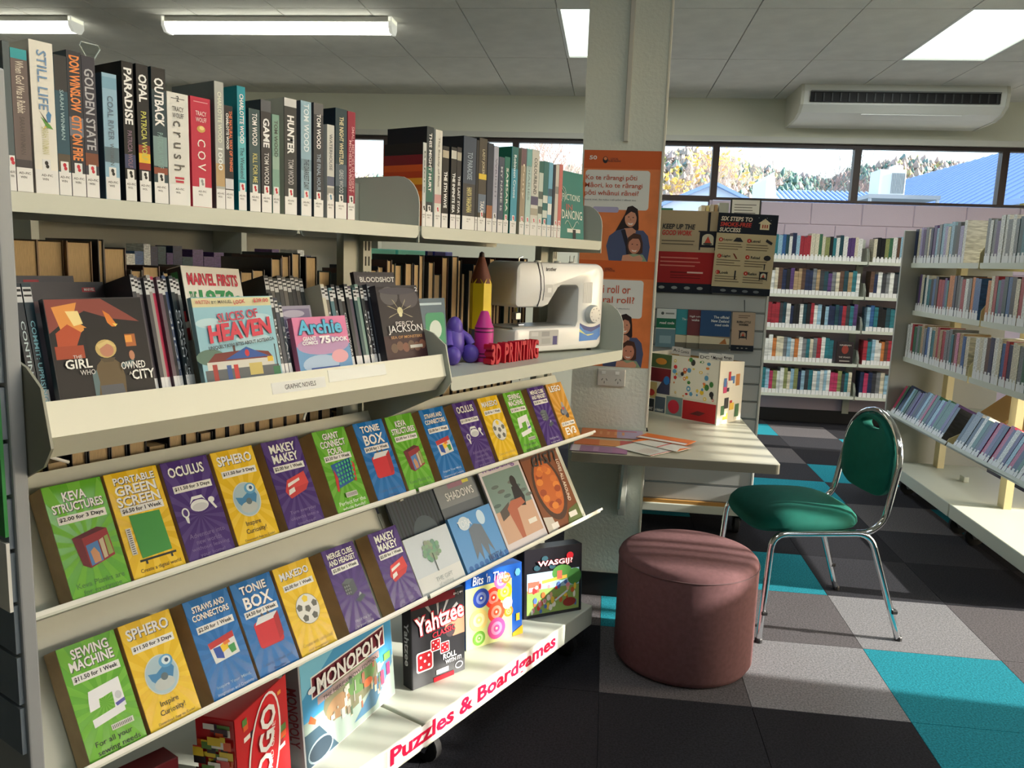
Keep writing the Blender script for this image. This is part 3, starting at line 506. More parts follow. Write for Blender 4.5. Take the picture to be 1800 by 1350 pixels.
TOP2 = [
 (1.533, 1.546, .2, (206, 208, 206), 'thin whitish novel whose sunset cover shows beside the bookend', [('Before', .18, .08, (60, 84, 70), .4)], BK, [], (178, 84, 44)),
 (1.546, 1.573, .24, (40, 52, 58), 'dark novel titled THIS MIGHT HURT with a green lower spine', [('THIS MIGHT HURT', .225, .085, W_, .4, .0008, None, .02)], BK, [(.25, .6, (40, 100, 88))], DK),
 (1.579, 1.606, .237, (216, 214, 206), 'tall cream novel right of THIS MIGHT HURT', [('The Beauty of Blue', .22, .1, (120, 116, 110), .34)], RD, [(.25, .34, (200, 150, 150))], None),
 (1.608, 1.634, .202, (24, 24, 28), 'short black novel titled THE 5TH WAVE', [('THE 5TH WAVE', .14, .05, W_, .5, .0008, None, .03)], None, [(.86, .95, (180, 170, 150))], None),
 (1.643, 1.666, .204, (30, 32, 36), 'short black novel titled THE INFINITE SEA', [('THE INFINITE SEA', .14, .04, (220, 224, 226), .5, .0008, None, .03)], None, [(.86, .96, (190, 190, 184))], None),
 (1.667, 1.686, .207, (34, 34, 40), 'short black novel titled THE LAST STAR', [('THE LAST STAR', .135, .04, (206, 206, 210), .5, .0008, None, .03)], None, [(.84, .94, (170, 166, 150))], None),
 (1.694, 1.749, .239, (62, 74, 92), 'thick blue black novel with gold letters HANYA YANAGIHARA', [('TO PARADISE', .2, .13, (150, 170, 190), .4), ('HANYA YANAGIHARA', .11, .045, (214, 204, 130), .42)], None, [(.0, .5, (54, 54, 60))], DK),
 (1.75, 1.761, .236, (20, 22, 28), 'slim black book right of the thick HANYA YANAGIHARA spine', [], None, [], None),
 (1.762, 1.798, .244, (74, 68, 60), 'brown black novel with a yellow ornament on the spine', [('LADY JOKER', .215, .15, (190, 180, 150), .4), ('TAKA', .08, .05, (220, 220, 220), .5)], RD, [(.56, .62, (220, 190, 60)), (.2, .4, (96, 110, 130))], DK),
 (1.801, 1.829, .236, (46, 54, 70), 'navy book with a brown lower half', [], None, [(0, .3, (150, 92, 56))], None),
 (1.83, 1.852, .232, (170, 172, 190), 'lavender grey novel by the navy and brown book', [('WRIGHT', .2, .09, (110, 110, 130), .4)], BK, [], None),
 (1.855, 1.882, .206, (70, 80, 98), 'short slate blue novel with pale letters', [('MY NAME IS', .18, .06, (190, 196, 206), .34)], None, [], None),
 (1.883, 1.909, .21, (30, 110, 96), 'short green novel titled SAMSARA', [('SAMSARA', .18, .06, (220, 230, 222), .4, .0008, None, .015)], RD, [], (30, 104, 84)),
 (1.917, 1.95, .242, (70, 150, 176), 'light blue novel with a dark green cover', [('Robinson Crusoe', .22, .1, (224, 240, 244), .4)], RD, [(.75, 1, (40, 110, 110))], (26, 92, 72)),
 (1.965, 1.992, .244, (160, 146, 126), 'tan novel between the blue and the pale teal spines', [('Pony', .2, .1, (226, 216, 196), .4)], RD, [(.8, 1, (110, 84, 92))], None),
 (1.995, 2.022, .246, (176, 202, 202), 'pale teal novel left of COLOURBLIND', [('DIARIES', .2, .1, (130, 150, 150), .4)], RD, [(.8, 1, (110, 170, 170))], None),
 (2.023, 2.063, .248, (206, 206, 200), 'tall off-white novel titled COLOURBLIND', [('COLOURBLIND', .225, .12, (60, 62, 66), .42, .0008, None, .015)], RD, [(.36, .46, (84, 80, 110)), (.24, .32, (170, 164, 150))], None),
 (2.064, 2.089, .219, (196, 206, 200), 'white novel just right of COLOURBLIND', [], RD, [(.5, .6, (90, 100, 96)), (.3, .4, (90, 100, 96)), (.85, 1, (40, 96, 90))], None),
 (2.09, 2.118, .222, (52, 108, 110), 'teal striped novel fifth from the green face-out book', [], RD, [(.45, .55, (214, 220, 216)), (.25, .35, (200, 210, 206))], None),
 (2.119, 2.143, .222, (110, 170, 200), 'light blue novel fourth from the green face-out book', [], None, [(.3, .45, (226, 230, 230)), (.55, .65, (60, 90, 110))], None),
 (2.145, 2.159, .218, (36, 40, 56), 'slim dark purple novel third from the green face-out book', [], None, [], None),
 (2.16, 2.18, .221, (200, 196, 190), 'cream novel second from the green face-out book', [], RD, [(.6, .7, (140, 140, 136))], None),
 (2.181, 2.202, .224, (196, 110, 104), 'salmon red novel touching the green face-out book', [], RD, [], None)]
for (a, b, h, col, lab, tt, ic, ar, side) in TOP2:
    t = b-a-.0006
    b_ = book(PA(a, 1.4955, -1.309), t, h, .13, col, lab, tt, ic, art_band(t, h, ar), side=side, group=G2)
    if lab.startswith('thin whitish'):
        m = MB(); mats = []
        for k, (a0, a1, c) in enumerate([(0, .3, (170, 90, 46)), (.3, .42, (222, 126, 46)), (.42, .5, (196, 100, 40)), (.5, .58, (240, 170, 56)), (.58, .66, (190, 70, 36)), (.66, .74, (210, 90, 40)), (.74, .86, (120, 30, 40)), (.86, 1, (26, 26, 30))]):
            m.add([(-.0004, h*a0, -.128), (-.0004, h*a0, -.001), (-.0004, h*a1, -.001), (-.0004, h*a1, -.128)], [(0, 1, 2, 3)], k); mats.append(M(c, .3))
        m.build('sunset_cover', mats, b_)
# face-out green book + bookend
fo_ = thing('book', 'green face-out book with white swirling lettering at the shelf end', 'book', PA(2.206, 1.4955, -1.312) @ RX(-R(4)), G2)
cv = MB().rbox((0, 0, -.02), (.155, .212, 0), .001, 1).build('cover', M((24, 116, 108), .35), fo_)
text(cv, '(F)ICTIONS', .07, .128, .12, .026, M((214, 224, 214), .4), .001, bold=.004); text(cv, 'IN', .06, .1, .04, .018, M((170, 90, 84), .4), .001); text(cv, 'DANCING', .078, .076, .13, .028, M((220, 226, 216), .4), .001, bold=.006)
sw = MB(); sw.tube([(.02+.02*math.sin(k*.7), .15+.012*math.cos(k*1.1), .0015) for k in range(9)], .0012, 5); sw.tube([(.03+.09*k/9, .045+.012*math.sin(k), .0015) for k in range(10)], .0012, 5); sw.build('swirl', M((214, 224, 214), .4), cv)
pic(cv, [(rect(.045, .02, .13, .032), (220, 220, 214)), (rect(.08, 0, .1, .03), (30, 30, 34))], .001)
# ---------------------------------------------------------------- books on the far side: page edges seen from behind
def back_row(z, lst, where, grp):
    for n, (u, t, h, d, c) in enumerate(lst):
        b = thing('book', 'book turned away with tan page edges, %s' % where[n], 'book', PA(u, z, -1.535-.005*(n % 3)), grp)
        m = MB(); m.box((0, 0, -d), (.002, h, 0)); m.box((t-.002, 0, -d), (t, h, 0)); m.box((.002, 0, -d), (t-.002, h, -d+.002)); m.build('cover', M(c, .4), b)
        MB().box((.0022, .003, -d+.004), (t-.0022, h-.003, -.004)).build('pages', PAGE, b)
rk = random.Random(21); CB = [(30, 32, 38), (46, 60, 72), (24, 30, 52), (70, 40, 40), (40, 70, 70), (90, 86, 80), (28, 28, 30)]
big = [(.64+.048*k, .047, .295, .2, (120, 90, 56)) for k in range(4)]+[(.846, .012, .3, .2, (20, 20, 24)), (.86, .045, .285, .2, (70, 40, 40))]
u = .908; mid = []
while u < 1.44:
    t = rk.uniform(.022, .04); mid.append((u, t, rk.uniform(.225, .25) if u < 1.2 else rk.uniform(.24, .3), .19, rk.choice(CB))); u += t+rk.uniform(.001, .012)
wl = ['%s in row behind comic tray' % ordn(k+1) for k in range(len(big)+len(mid))]
back_row(1.131, big+mid, wl, 'books facing away behind the comic tray')
u = 1.55; rt_ = []
while u < 2.36:
    t = rk.uniform(.018, .038); rt_.append((u, t, rk.uniform(.22, .3), .19, rk.choice(CB))); u += t+rk.uniform(.001, .012)
back_row(1.131, rt_, ['%s in row behind sewing machine' % ordn(k+1) for k in range(len(rt_))], 'books facing away behind the sewing machine')
u = .66; lw = []
while u < 2.3:
    t = rk.uniform(.028, .045); lw.append((u, t, rk.uniform(.2, .26), .19, rk.choice(CB))); u += t+rk.uniform(.001, .006)
bkm = MB()
for (u, t, h, d, c) in lw: bkm.box((u+.002, .801, -1.72), (u+t-.002, .801+h, -1.545), 0); bkm.box((u, .801, -1.725), (u+.002, .803+h, -1.54), 1); bkm.box((u+t-.002, .801, -1.725), (u+t, .803+h, -1.54), 1)
tag(bkm.build('shelved_books', [PAGE, M((34, 36, 42), .4)], None, FA), 'row of books turned away on the low back shelf, glimpsed under the comic tray', 'books', kind='stuff')
for n, (u, w_, c) in enumerate(((1.78, .2, (70, 190, 176)), (1.99, .14, (96, 204, 190)), (2.14, .03, (30, 34, 84)), (2.18, .06, (34, 40, 110)), (2.25, .03, (150, 150, 220)))):
    b = thing('book', ['wide mint green book lying back under the right top shelf', 'second mint green book under the right top shelf', 'slim navy book beside the mint green ones', 'thick navy book under the right top shelf', 'lilac book by the right upright'][n], 'book', PA(u, 1.131, -1.8), 'books behind the right bay')
    MB().rbox((0, 0, -.02), (w_, .31, 0), .002, 1).build('cover', M(c, .4), b); MB().box((.003, .3, -.018), (w_-.003, .3103, -.002)).build('pages', PAGEW, b)
# ================================================================ LOAN BOXES (video-case size) on the sloping shelves
BW, BH, BD = .104, .206, .05
SHCOL = {'g': ((96, 172, 40), (112, 184, 50)), 'y': ((232, 190, 26), (238, 200, 44)), 'p': ((70, 42, 120), (77, 50, 128)), 'b': ((20, 108, 182), (28, 116, 190)), 'o': ((206, 150, 52), (212, 158, 60))}
def burst(c, cx=.052, cy=.09):
    out = []
    def hit(a):
        dx, dy = math.cos(a), math.sin(a); ts = []
        if dx > 1e-6: ts.append((BW-.0006-cx)/dx)
        if dx < -1e-6: ts.append((.0006-cx)/dx)
        if dy > 1e-6: ts.append((BH-.0006-cy)/dy)
        if dy < -1e-6: ts.append((.0006-cy)/dy)
        t = min(ts); return (cx+dx*t, cy+dy*t)
    for k in range(14):
        a = 2*math.pi*k/14+.1; out.append(([(cx, cy), hit(a), hit(a+.1), hit(a+.2)], c))
    return out
def P_(pts, s=1, ox=0, oy=0): return [(ox+x*s, oy+y*s) for x, y in pts]
def picture(kind):
    w = (236, 238, 240)
    if kind == 'keva':
        return [([(.026, .108), (.032, .058), (.044, .05), (.042, .104)], (110, 30, 40)), ([(.042, .104), (.044, .05), (.09, .062), (.088, .112)], (150, 44, 52)), ([(.026, .108), (.042, .104), (.088, .112), (.072, .118)], (90, 24, 34)),
                ([(.045, .09), (.046, .053), (.068, .058), (.067, .094)], (80, 130, 190)), ([(.052, .056), (.05, .078), (.058, .084), (.064, .072), (.064, .058)], (206, 150, 110)), ([(.069, .094), (.07, .06), (.077, .062), (.077, .097)], (206, 190, 160)), ([(.079, .098), (.079, .064), (.088, .066), (.086, .1)], (150, 170, 90))]
    if kind == 'green':
        return [([(.024, .122), (.026, .04), (.086, .042), (.084, .12)], (62, 150, 66)), (rect(.02, .034, .092, .038), (34, 40, 34)), (rect(.03, .028, .034, .036), (34, 40, 34)), (rect(.08, .028, .084, .036), (34, 40, 34)), (rect(.01, .05, .02, .1), (214, 212, 204))]+[(rect(.012, .052+k*.004, .018, .0535+k*.004), (60, 60, 60)) for k in range(12)]
    if kind == 'oculus':
        return [(ell(.056, .108, .02, .012), w), (ell(.056, .105, .017, .008), (206, 208, 214)), ([(.036, .114), (.044, .128), (.066, .128), (.072, .116), (.066, .122), (.046, .122)], w), (ell(.084, .114, .007, .006), w), ([(.084, .112), (.092, .096), (.088, .094), (.08, .108)], w), (ell(.022, .1, .008, .01), w), (ell(.022, .1, .005, .007), (72, 44, 122)), ([(.018, .092), (.026, .09), (.024, .078), (.02, .08)], w)]
    if kind == 'sphero':
        return [(ell(.052, .095, .033, .037, 32), (206, 214, 214)), (ell(.052, .095, .031, .035, 32), (170, 196, 206)), ([(.026, .104), (.042, .1), (.07, .116), (.078, .1), (.07, .082), (.04, .078), (.03, .09)], (60, 130, 180)), (ell(.066, .116, .014, .012), (90, 160, 206)), (ell(.067, .117, .009, .008), (220, 236, 242)), (ell(.068, .117, .004, .004), (40, 70, 100)), (ell(.052, .078, .02, .012), (190, 198, 196)), (ell(.055, .09, .007, .007), (90, 110, 120))]
    if kind == 'makey':
        return [([(.024, .088), (.036, .112), (.088, .124), (.092, .096), (.08, .082), (.034, .07)], (200, 52, 56)), ([(.036, .112), (.088, .124), (.092, .096), (.04, .09)], (218, 66, 66)), ([(.034, .096), (.07, .106), (.07, .112), (.036, .104)], (240, 234, 230)), ([(.03, .078), (.05, .084), (.05, .094), (.034, .09)], (240, 236, 232))]
    if kind == 'connect':
        out = [([(.024, .12), (.03, .062), (.078, .072), (.088, .128)], (30, 90, 160)), ([(.02, .056), (.026, .054), (.034, .086), (.028, .11)], (200, 50, 50)), ([(.082, .07), (.088, .07), (.096, .11), (.09, .12)], (200, 50, 50))]
        for i in range(6):
            for j in range(5): out.append((ell(.036+i*.0092+j*.001, .073+j*.0105+i*.0015, .0034, .0038, 8), (60, 180, 120)))
        return out+[(rect(.038, .036, .074, .048), (224, 222, 214))]+[(rect(.04+k*.003, .038, .0412+k*.003, .046), (60, 60, 60)) for k in range(11)]
    if kind == 'tonie':
        return [(rrect(.024, .058, .086, .114, .008), (206, 36, 50)), ([(.028, .108), (.04, .122), (.088, .122), (.084, .11)], (220, 224, 226)), ([(.074, .062), (.088, .072), (.09, .122), (.076, .112)], (176, 26, 40)), ([(.046, .122), (.05, .13), (.056, .122)], (80, 84, 90)), ([(.062, .122), (.066, .13), (.072, .122)], (80, 84, 90))]
    if kind == 'straws':
        return [([(.024, .112), (.028, .07), (.086, .074), (.084, .12)], (226, 226, 224)), ([(.024, .112), (.026, .1), (.084, .108), (.084, .12)], (190, 46, 50)), ([(.032, .1), (.034, .08), (.05, .074), (.052, .1)], (40, 80, 170)), ([(.048, .1), (.05, .086), (.066, .09), (.066, .106)], (240, 200, 50)), ([(.064, .094), (.068, .078), (.08, .08), (.08, .096)], (60, 150, 80)), ([(.056, .104), (.07, .106), (.072, .1), (.058, .098)], (230, 120, 50))]
    if kind == 'makedo':
        out = [(ell(.056, .098, .032, .034, 32), (90, 92, 90)), (ell(.056, .098, .031, .033, 32), (226, 226, 220))]
        for a in range(5):
            x, y = .056+.022*math.cos(a*1.256+.3), .098+.023*math.sin(a*1.256+.3); out.append((P_([(math.cos(k*1.256+a*1.256+.3), math.sin(k*1.256+a*1.256+.3)) for k in range(5)], .0085, x, y), (236, 206, 60) if a == 1 else (96, 98, 92)))
        return out+[(P_([(math.cos(k*1.256+.9), math.sin(k*1.256+.9)) for k in range(5)], .0085, .056, .098), (100, 100, 96))]
    if kind == 'sewing':
        return [([(.024, .056), (.082, .064), (.082, .078), (.024, .07)], w), ([(.066, .07), (.086, .072), (.086, .122), (.07, .122)], w), ([(.026, .1), (.03, .118), (.086, .124), (.084, .106), (.05, .1)], w), ([(.026, .1), (.024, .084), (.042, .086), (.044, .1)], w), (ell(.077, .094, .006, .007), (196, 200, 204)), ([(.068, .082), (.086, .086), (.086, .08), (.07, .076)], (90, 90, 170)), (rect(.05, .04, .09, .05), (224, 224, 214))]+[(rect(.052+k*.003, .042, .0532+k*.003, .048), (60, 60, 60)) for k in range(12)]
    if kind == 'merge':
        return [([(.026, .118), (.03, .09), (.048, .084), (.046, .112)], (66, 72, 78)), ([(.046, .112), (.048, .084), (.066, .092), (.064, .12)], (84, 92, 98)), ([(.026, .118), (.046, .112), (.064, .12), (.044, .126)], (100, 108, 112)), ([(.05, .07), (.062, .062), (.084, .072), (.074, .08)], (70, 84, 92)), ([(.062, .076), (.07, .086), (.074, .08)], (190, 196, 200))]+[(ell(.032+i*.006, .092+j*.008, .002, .003, 8), (150, 156, 158)) for i in range(3) for j in range(3)]
    if kind == 'lego':
        return [(ell(.044, .1, .012, .012, 14), (70, 72, 80)), (ell(.066, .088, .012, .012, 14), (60, 62, 70)), ([(.04, .1), (.05, .122), (.07, .118), (.074, .096), (.056, .086)], (120, 124, 134)), ([(.05, .118), (.056, .136), (.064, .134), (.066, .116)], (150, 154, 160)), (ell(.056, .112, .005, .006, 10), (200, 60, 50)), (ell(.044, .1, .005, .005, 10), (150, 150, 156))]
TT = {'keva': ('g', [('KEVA', .05, .182, .04, .017), ('STRUCTURES', .052, .163, .088, .016)], '$2.00 for 3 Days', .142, ['Keva Planks are', 'for everyone'], (60, 120, 40)),
      'green': ('y', [('PORTABLE', .054, .189, .08, .014), ('GREEN', .052, .17, .08, .019), ('SCREEN', .052, .149, .084, .019)], '$6.50 for 1 Week', .131, ['Create a digital world'], (50, 44, 20)),
      'oculus': ('p', [('OCULUS', .05, .183, .078, .021)], '$11.50 for 3 Days', .148, ['Adventure into', 'new worlds', 'without leaving', 'your home!'], (120, 100, 160)),
      'sphero': ('y', [('SPHERO', .052, .184, .084, .021)], '$11.50 for 3 Days', .155, ['Inspire', 'Curiosity!', 'Download App to Code!'], (50, 44, 20)),
      'makey': ('p', [('MAKEY', .052, .186, .07, .02), ('MAKEY', .052, .163, .07, .02)], '$2.00 for 1 Week', .14, ['Turn everyday', 'objects into a', 'touchpad!'], (130, 110, 170)),
      'connect': ('g', [('GIANT', .052, .189, .05, .016), ('CONNECT', .052, .17, .078, .017), ('FOUR', .052, .151, .046, .016)], '$3.50 for 1 Week', .135, ['Perfect for the', 'whole family!'], (230, 240, 220)),
      'tonie': ('b', [('TONIE', .052, .186, .066, .018), ('BOX', .054, .158, .07, .027)], '$4.50 for 1 Week', .134, ['Learn, Listen and', 'Imagine'], (40, 90, 150)),
      'straws': ('b', [('STRAWS AND', .052, .185, .074, .013), ('CONNECTORS', .052, .168, .084, .013)], '$2.00 for 1 Week', .143, ['Inspire Your Mind,', 'Imagination and Creativity'], (190, 214, 236)),
      'makedo': ('y', [('MAKEDO', .052, .183, .08, .017)], '$2.00 for 1 Week', .156, ['Create with cardboard', 'and imagination'], (180, 150, 70)),
      'sewing': ('g', [('SEWING', .054, .188, .066, .018), ('MACHINE', .052, .168, .078, .018)], '$11.50 for 1 Week', .145, ['For all your', 'sewing needs'], (40, 80, 30)),
      'merge': ('p', [('MERGE CUBE', .052, .188, .08, .014), ('AND HEADSET', .052, .171, .084, .014)], '$2.00 for 1 Week', .152, ['Hold the fun', 'in your hand'], (200, 196, 220)),
      'lego': ('o', [('LEGO', .05, .186, .07, .021)], '$11.50 for 1 Week', .058, [], (90, 60, 20))}
TW = M((244, 244, 240), .4); SHD = M((40, 40, 48), .5)
def loan_box(MX, kind, label, group, bc=None):
    c, titles, price, py, cap, cc = TT[kind]; base, ray = SHCOL[c]
    b = thing('loan_box', label, 'box', MX, group)
    MB().rbox((0, 0, -BD), (BW, BH, -.0008), .001, 1).build('carton', CARD, b)
    cv = MB().box((.0004, .0004, -.0008), (BW-.0004, BH-.0004, 0)).build('cover', M(base, .22), b)
    pic(cv, burst(ray), .0003, 'starburst', 0)
    for s, x, y, w_, h_ in titles:
        text(cv, s, x+.001, y-.0012, w_, h_, SHD, .0006, bold=.035, name='letter_shadow'); text(cv, s, x, y, w_, h_, TW, .0009, bold=.025)
    if kind == 'lego': text(cv, 'EV3', .054, .032, .066, .026, TW, .0009, bold=.03)
    st = MB().box((.012, py-.0072, .0), (.096, py+.0072, .0007)).build('price_strip', PAPER, cv); text(st, price, .053, py, .077, .009, INK, .001, bold=.03)
    pic(cv, picture(kind), .0007, 'picture', .00008)
    cm = M(cc, .5); n = len(cap)
    if kind == 'sphero': text(cv, 'Inspire', .05, .044, .036, .013, INK, .0008, bold=.005); text(cv, 'Curiosity!', .052, .028, .05, .013, INK, .0008, bold=.005); text(cv, cap[2], .055, .012, .074, .006, cm, .0008, bold=0)
    elif kind == 'sewing': text(cv, cap[0], .05, .028, .066, .012, INK, .0008, bold=.005); text(cv, cap[1], .055, .013, .076, .012, INK, .0008, bold=.005)
    elif kind == 'green': text(cv, cap[0], .056, .017, .08, .009, INK, .0008, bold=.003)
    else:
        h_ = .0095 if kind in ('keva', 'oculus', 'makey', 'connect') else .0075
        for k, s in enumerate(cap): text(cv, s, .054, .012+(n-1-k)*.0135, min(.085, len(s)*.0044*(h_/.0075)), h_, cm, .0008, bold=.004)
    return b
NAME = {'keva': 'green KEVA STRUCTURES loan box', 'green': 'yellow PORTABLE GREEN SCREEN loan box', 'oculus': 'purple OCULUS loan box', 'sphero': 'yellow SPHERO loan box', 'makey': 'purple MAKEY MAKEY loan box', 'connect': 'green GIANT CONNECT FOUR loan box', 'tonie': 'blue TONIE BOX loan box', 'straws': 'blue STRAWS AND CONNECTORS loan box', 'makedo': 'yellow MAKEDO loan box', 'sewing': 'green SEWING MACHINE loan box', 'merge': 'purple MERGE CUBE AND HEADSET loan box', 'lego': 'orange LEGO EV3 loan box'}
R1 = [('keva', .648, 'at the left end of the upper row'), ('green', .757, 'in the upper row'), ('oculus', .868, 'left one in the upper row beside the green screen box'), ('sphero', .98, 'in the upper row'), ('makey', 1.107, 'in the upper row'), ('connect', 1.252, 'in the upper row'), ('tonie', 1.384, 'in the upper row'),
      ('keva', 1.498, 'in the middle of the upper row'), ('straws', 1.632, 'in the upper row'), ('oculus', 1.778, 'right one in the upper row beside the straws box'), ('makedo', 1.899, 'in the upper row'), ('sewing', 2.034, 'in the upper row'), ('merge', 2.173, 'in the upper row'), ('lego', 2.290, 'at the right end of the upper row')]
R2 = [('sewing', .640, 'at the left end of the lower row'), ('sphero', .751, 'in the lower row'), ('straws', .883, 'in the lower row'), ('tonie', .993, 'in the lower row'), ('makedo', 1.104, 'in the lower row'), ('merge', 1.246, 'in the lower row'), ('makey', 1.401, 'in the lower row by the tree book')]
for k, u, pl in R1: loan_box(ROW1 @ T(u, .0, -.002), k, NAME[k]+' '+pl, 'loan boxes, upper row')
for k, u, pl in R2: loan_box(ROW2 @ T(u, .0, -.002), k, NAME[k]+' '+pl, 'loan boxes, lower row')
# ---------------------------------------------------------------- picture books and magazines on the right half of the lower row
def flatbook(MX, w, h, d, col, label, cat='book', name='book', group=None, shapes=(), texts=(), pages=PAGEW):
    b = thing(name, label, cat, MX, group)
    m = MB(); m.box((0, 0, -.0015), (w, h, 0)); m.box((0, 0, -d), (w, h, -d+.0015)); m.box((0, 0, -d+.0015), (.0015, h, -.0015)); cv = m.build('cover', M(col, .32, spec=.35) if isinstance(col, tuple) else col, b)
    MB().box((.0016, .002, -d+.0016), (w-.002, h-.002, -.0016)).build('pages', pages, b)
    if shapes: pic(cv, shapes, .0004)
    for t in texts: text(cv, t[0], t[1], t[2], t[3], t[4], M(t[5], .4), t[7] if len(t) > 7 else .0022, bold=t[6] if len(t) > 6 else .012, rot=t[8] if len(t) > 8 else 0, shear=t[9] if len(t) > 9 else 0)
    return b
GM = 'books and magazines, lower row'
flatbook(ROW2 @ T(1.522, .055, -.026), .19, .21, .008, (52, 62, 72), 'dark blue grey forest cover behind the white tree book', group=GM,
         shapes=[(rect(.002+.013*k, .0, .007+.013*k, .208), (38+4*(k % 3), 48+6*(k % 2), 56)) for k in range(14)]+[(ell(.11, .1, .05, .05), (74, 88, 96))], texts=[('odlines of', .1, .07, .09, .03, (150, 164, 176), 0)])
flatbook(ROW2 @ T(1.51, 0, -.004), .182, .16, .01, (196, 206, 214), 'whitish book with a lone green tree cover beside the makey box', group=GM,
         shapes=[(rect(.001, .001, .181, .05), (214, 218, 218))]+[(ell(.088+.034*math.sqrt(a/30)*math.cos(a*2.4), .108+.027*math.sqrt(a/30)*math.sin(a*2.4), .008, .007, 7), (112+9*(a % 4), 150+7*(a % 3), 134)) for a in range(30)]+[(rect(.0865, .05, .0895, .1), (84, 96, 90))], texts=[('THE GIFT', .1, .03, .07, .012, (160, 172, 176), 0), ('of nothing', .1, .014, .06, .012, (160, 172, 176), 0)])
flatbook(ROW2 @ T(1.718, .07, -.026), .19, .195, .008, (96, 104, 112), 'grey book titled SHADOWS behind the blue patterned one', group=GM,
         shapes=[(rect(.001, .13, .189, .194), (128, 134, 138)), (rect(.06, .18, .13, .194), (150, 110, 130)), (rect(.13, .184, .16, .194), (206, 200, 80))], texts=[('SHADOWS', .1, .158, .13, .024, (226, 228, 226), .004)])
flatbook(ROW2 @ T(1.703, 0, -.004), .2, .168, .01, (84, 146, 204), 'bright blue patterned book in front of the SHADOWS book', group=GM,
         shapes=[([(.06, .03), (.07, .12), (.1, .13), (.13, .12), (.15, .03), (.13, .06), (.12, .02), (.1, .07), (.09, .02), (.08, .05)], (104, 116, 130)), (ell(.06, .14, .025, .02), (206, 222, 232)), (ell(.14, .14, .018, .022), (190, 214, 232))]+[(ell(.02+.025*k, .015, .01, .008, 8), (40, 100, 170)) for k in range(8)], texts=[('TORA', .06, .14, .06, .02, (230, 238, 244), .01), ('MOTU', .14, .02, .06, .018, (40, 84, 140), .01)])
flatbook(ROW2 @ T(1.913, 0, -.008), .222, .29, .006, (206, 200, 204), 'pale magazine titled wellbeing with a person by the sea', 'magazine', 'magazine', GM,
         shapes=[(rect(.01, .13, .212, .25), (116, 140, 134)), (rect(.01, .03, .212, .13), (196, 160, 136))]+[(ell(.03+.022*k, .15+.03*((k*7) % 4)/1.6, .02, .006, 9), (84+8*(k % 3), 104, 102)) for k in range(9)]+[([(.03, .13), (.09, .15), (.07, .11), (.03, .1)], (84, 76, 72)), ([(.12, .13), (.13, .19), (.165, .195), (.18, .15), (.17, .12)], (30, 30, 34)), (ell(.15, .205, .016, .02), (34, 30, 30)), ([(.07, .13), (.09, .03), (.11, .03), (.12, .12), (.17, .13), (.16, .15), (.1, .15)], (170, 96, 72)), (rect(.15, .06, .195, .075), (224, 222, 214))],
         texts=[('wellbeing', .1, .267, .18, .03, (122, 84, 160), .02)])
flatbook(ROW2 @ T(2.142, 0, -.008), .225, .29, .006, (124, 72, 40), 'food magazine titled dish with a roast on the cover', 'magazine', 'magazine', GM,
         shapes=[(ell(.1, .14, .085, .11, 28), (70, 44, 30)), (ell(.1, .145, .07, .095, 28), (186, 96, 36))]+[(ell(.1+.045*math.cos(k*2.4), .145+.065*math.sin(k*2.4), .02, .012, 10), ((214, 130, 50), (150, 66, 26), (200, 110, 44))[k % 3]) for k in range(16)]+[(rect(.0, .255, .225, .289), (96, 60, 44)), ([(.12, 0), (.16, .05), (.224, .06), (.224, 0)], (90, 104, 54)), (rect(.15, .022, .2, .04), (226, 224, 216)), ([(0, 0), (.06, 0), (.05, .05), (.0, .06)], (196, 190, 180)), (rect(.03, .01, .07, .03), (226, 224, 220))],
         texts=[('dish', .13, .25, .15, .055, (24, 20, 20), -.005, .003, 0, .3), ('LOVES ALL AROUND', .195, .15, .15, .018, (236, 226, 206), .01, .003, R(-98))])
# ---------------------------------------------------------------- board games on the plinth
def game(P0, ang, w, h, d, col, label, shapes=(), texts=(), lean=4, side=None, sidetext=None, z=.1905):
    b = thing('board_game', label, 'board game', FR((P0[0], P0[1], z), (math.cos(ang), math.sin(ang)), R(lean)), 'board games on the bottom shelf')
    cv = MB().rbox((0, 0, -d), (w, h, 0), .002, 1).build('box', [M(col, .3)], b)
    if side: MB().box((-.0006, .001, -d+.001), (0, h-.001, -.001)).build('side_panel', M(side, .3), b)
    if shapes: pic(cv, shapes, .0006, 'front_print')
    for t in texts: text(cv, t[0], t[1], t[2], t[3], t[4], M(t[5], .4), t[7] if len(t) > 7 else .003, bold=t[6] if len(t) > 6 else .012, rot=t[8] if len(t) > 8 else 0, shear=t[9] if len(t) > 9 else 0)
    if sidetext:
        o = text(cv, sidetext[0], 0, 0, sidetext[1], sidetext[2], M(sidetext[3], .4), 0, bold=.02, name='side_lettering'); o.matrix_basis = T(-.0012, h*.5, -d/2) @ RY(-math.pi/2) @ RZ(-math.pi/2) @ Matrix.Diagonal((sidetext[1], sidetext[2], 1, 1))
    return b
yz = [([(0.098, .17), p, q], (150, 150, 150)) for p, q in [((.098+.085*math.cos(a*.52), .17+.085*math.sin(a*.52)), (.098+.085*math.cos(a*.52+.12), .17+.085*math.sin(a*.52+.12))) for a in range(12)] if all(0 < r_[0] < .195 and .17 < r_[1] < .26 for r_ in (p, q))]
def die(x, y, s): return [(rrect(x-s*1.15, y-s*1.15, x+s*1.15, y+s*1.15, s*.3), (226, 222, 220)), (rrect(x-s, y-s, x+s, y+s, s*.3), (160, 24, 36))]+[(ell(x+i*s*.55, y+j*s*.55, s*.16, s*.16, 8), (240, 236, 234)) for i, j in ((-1, 1), (0, 0), (1, -1), (1, 1), (-1, -1))]
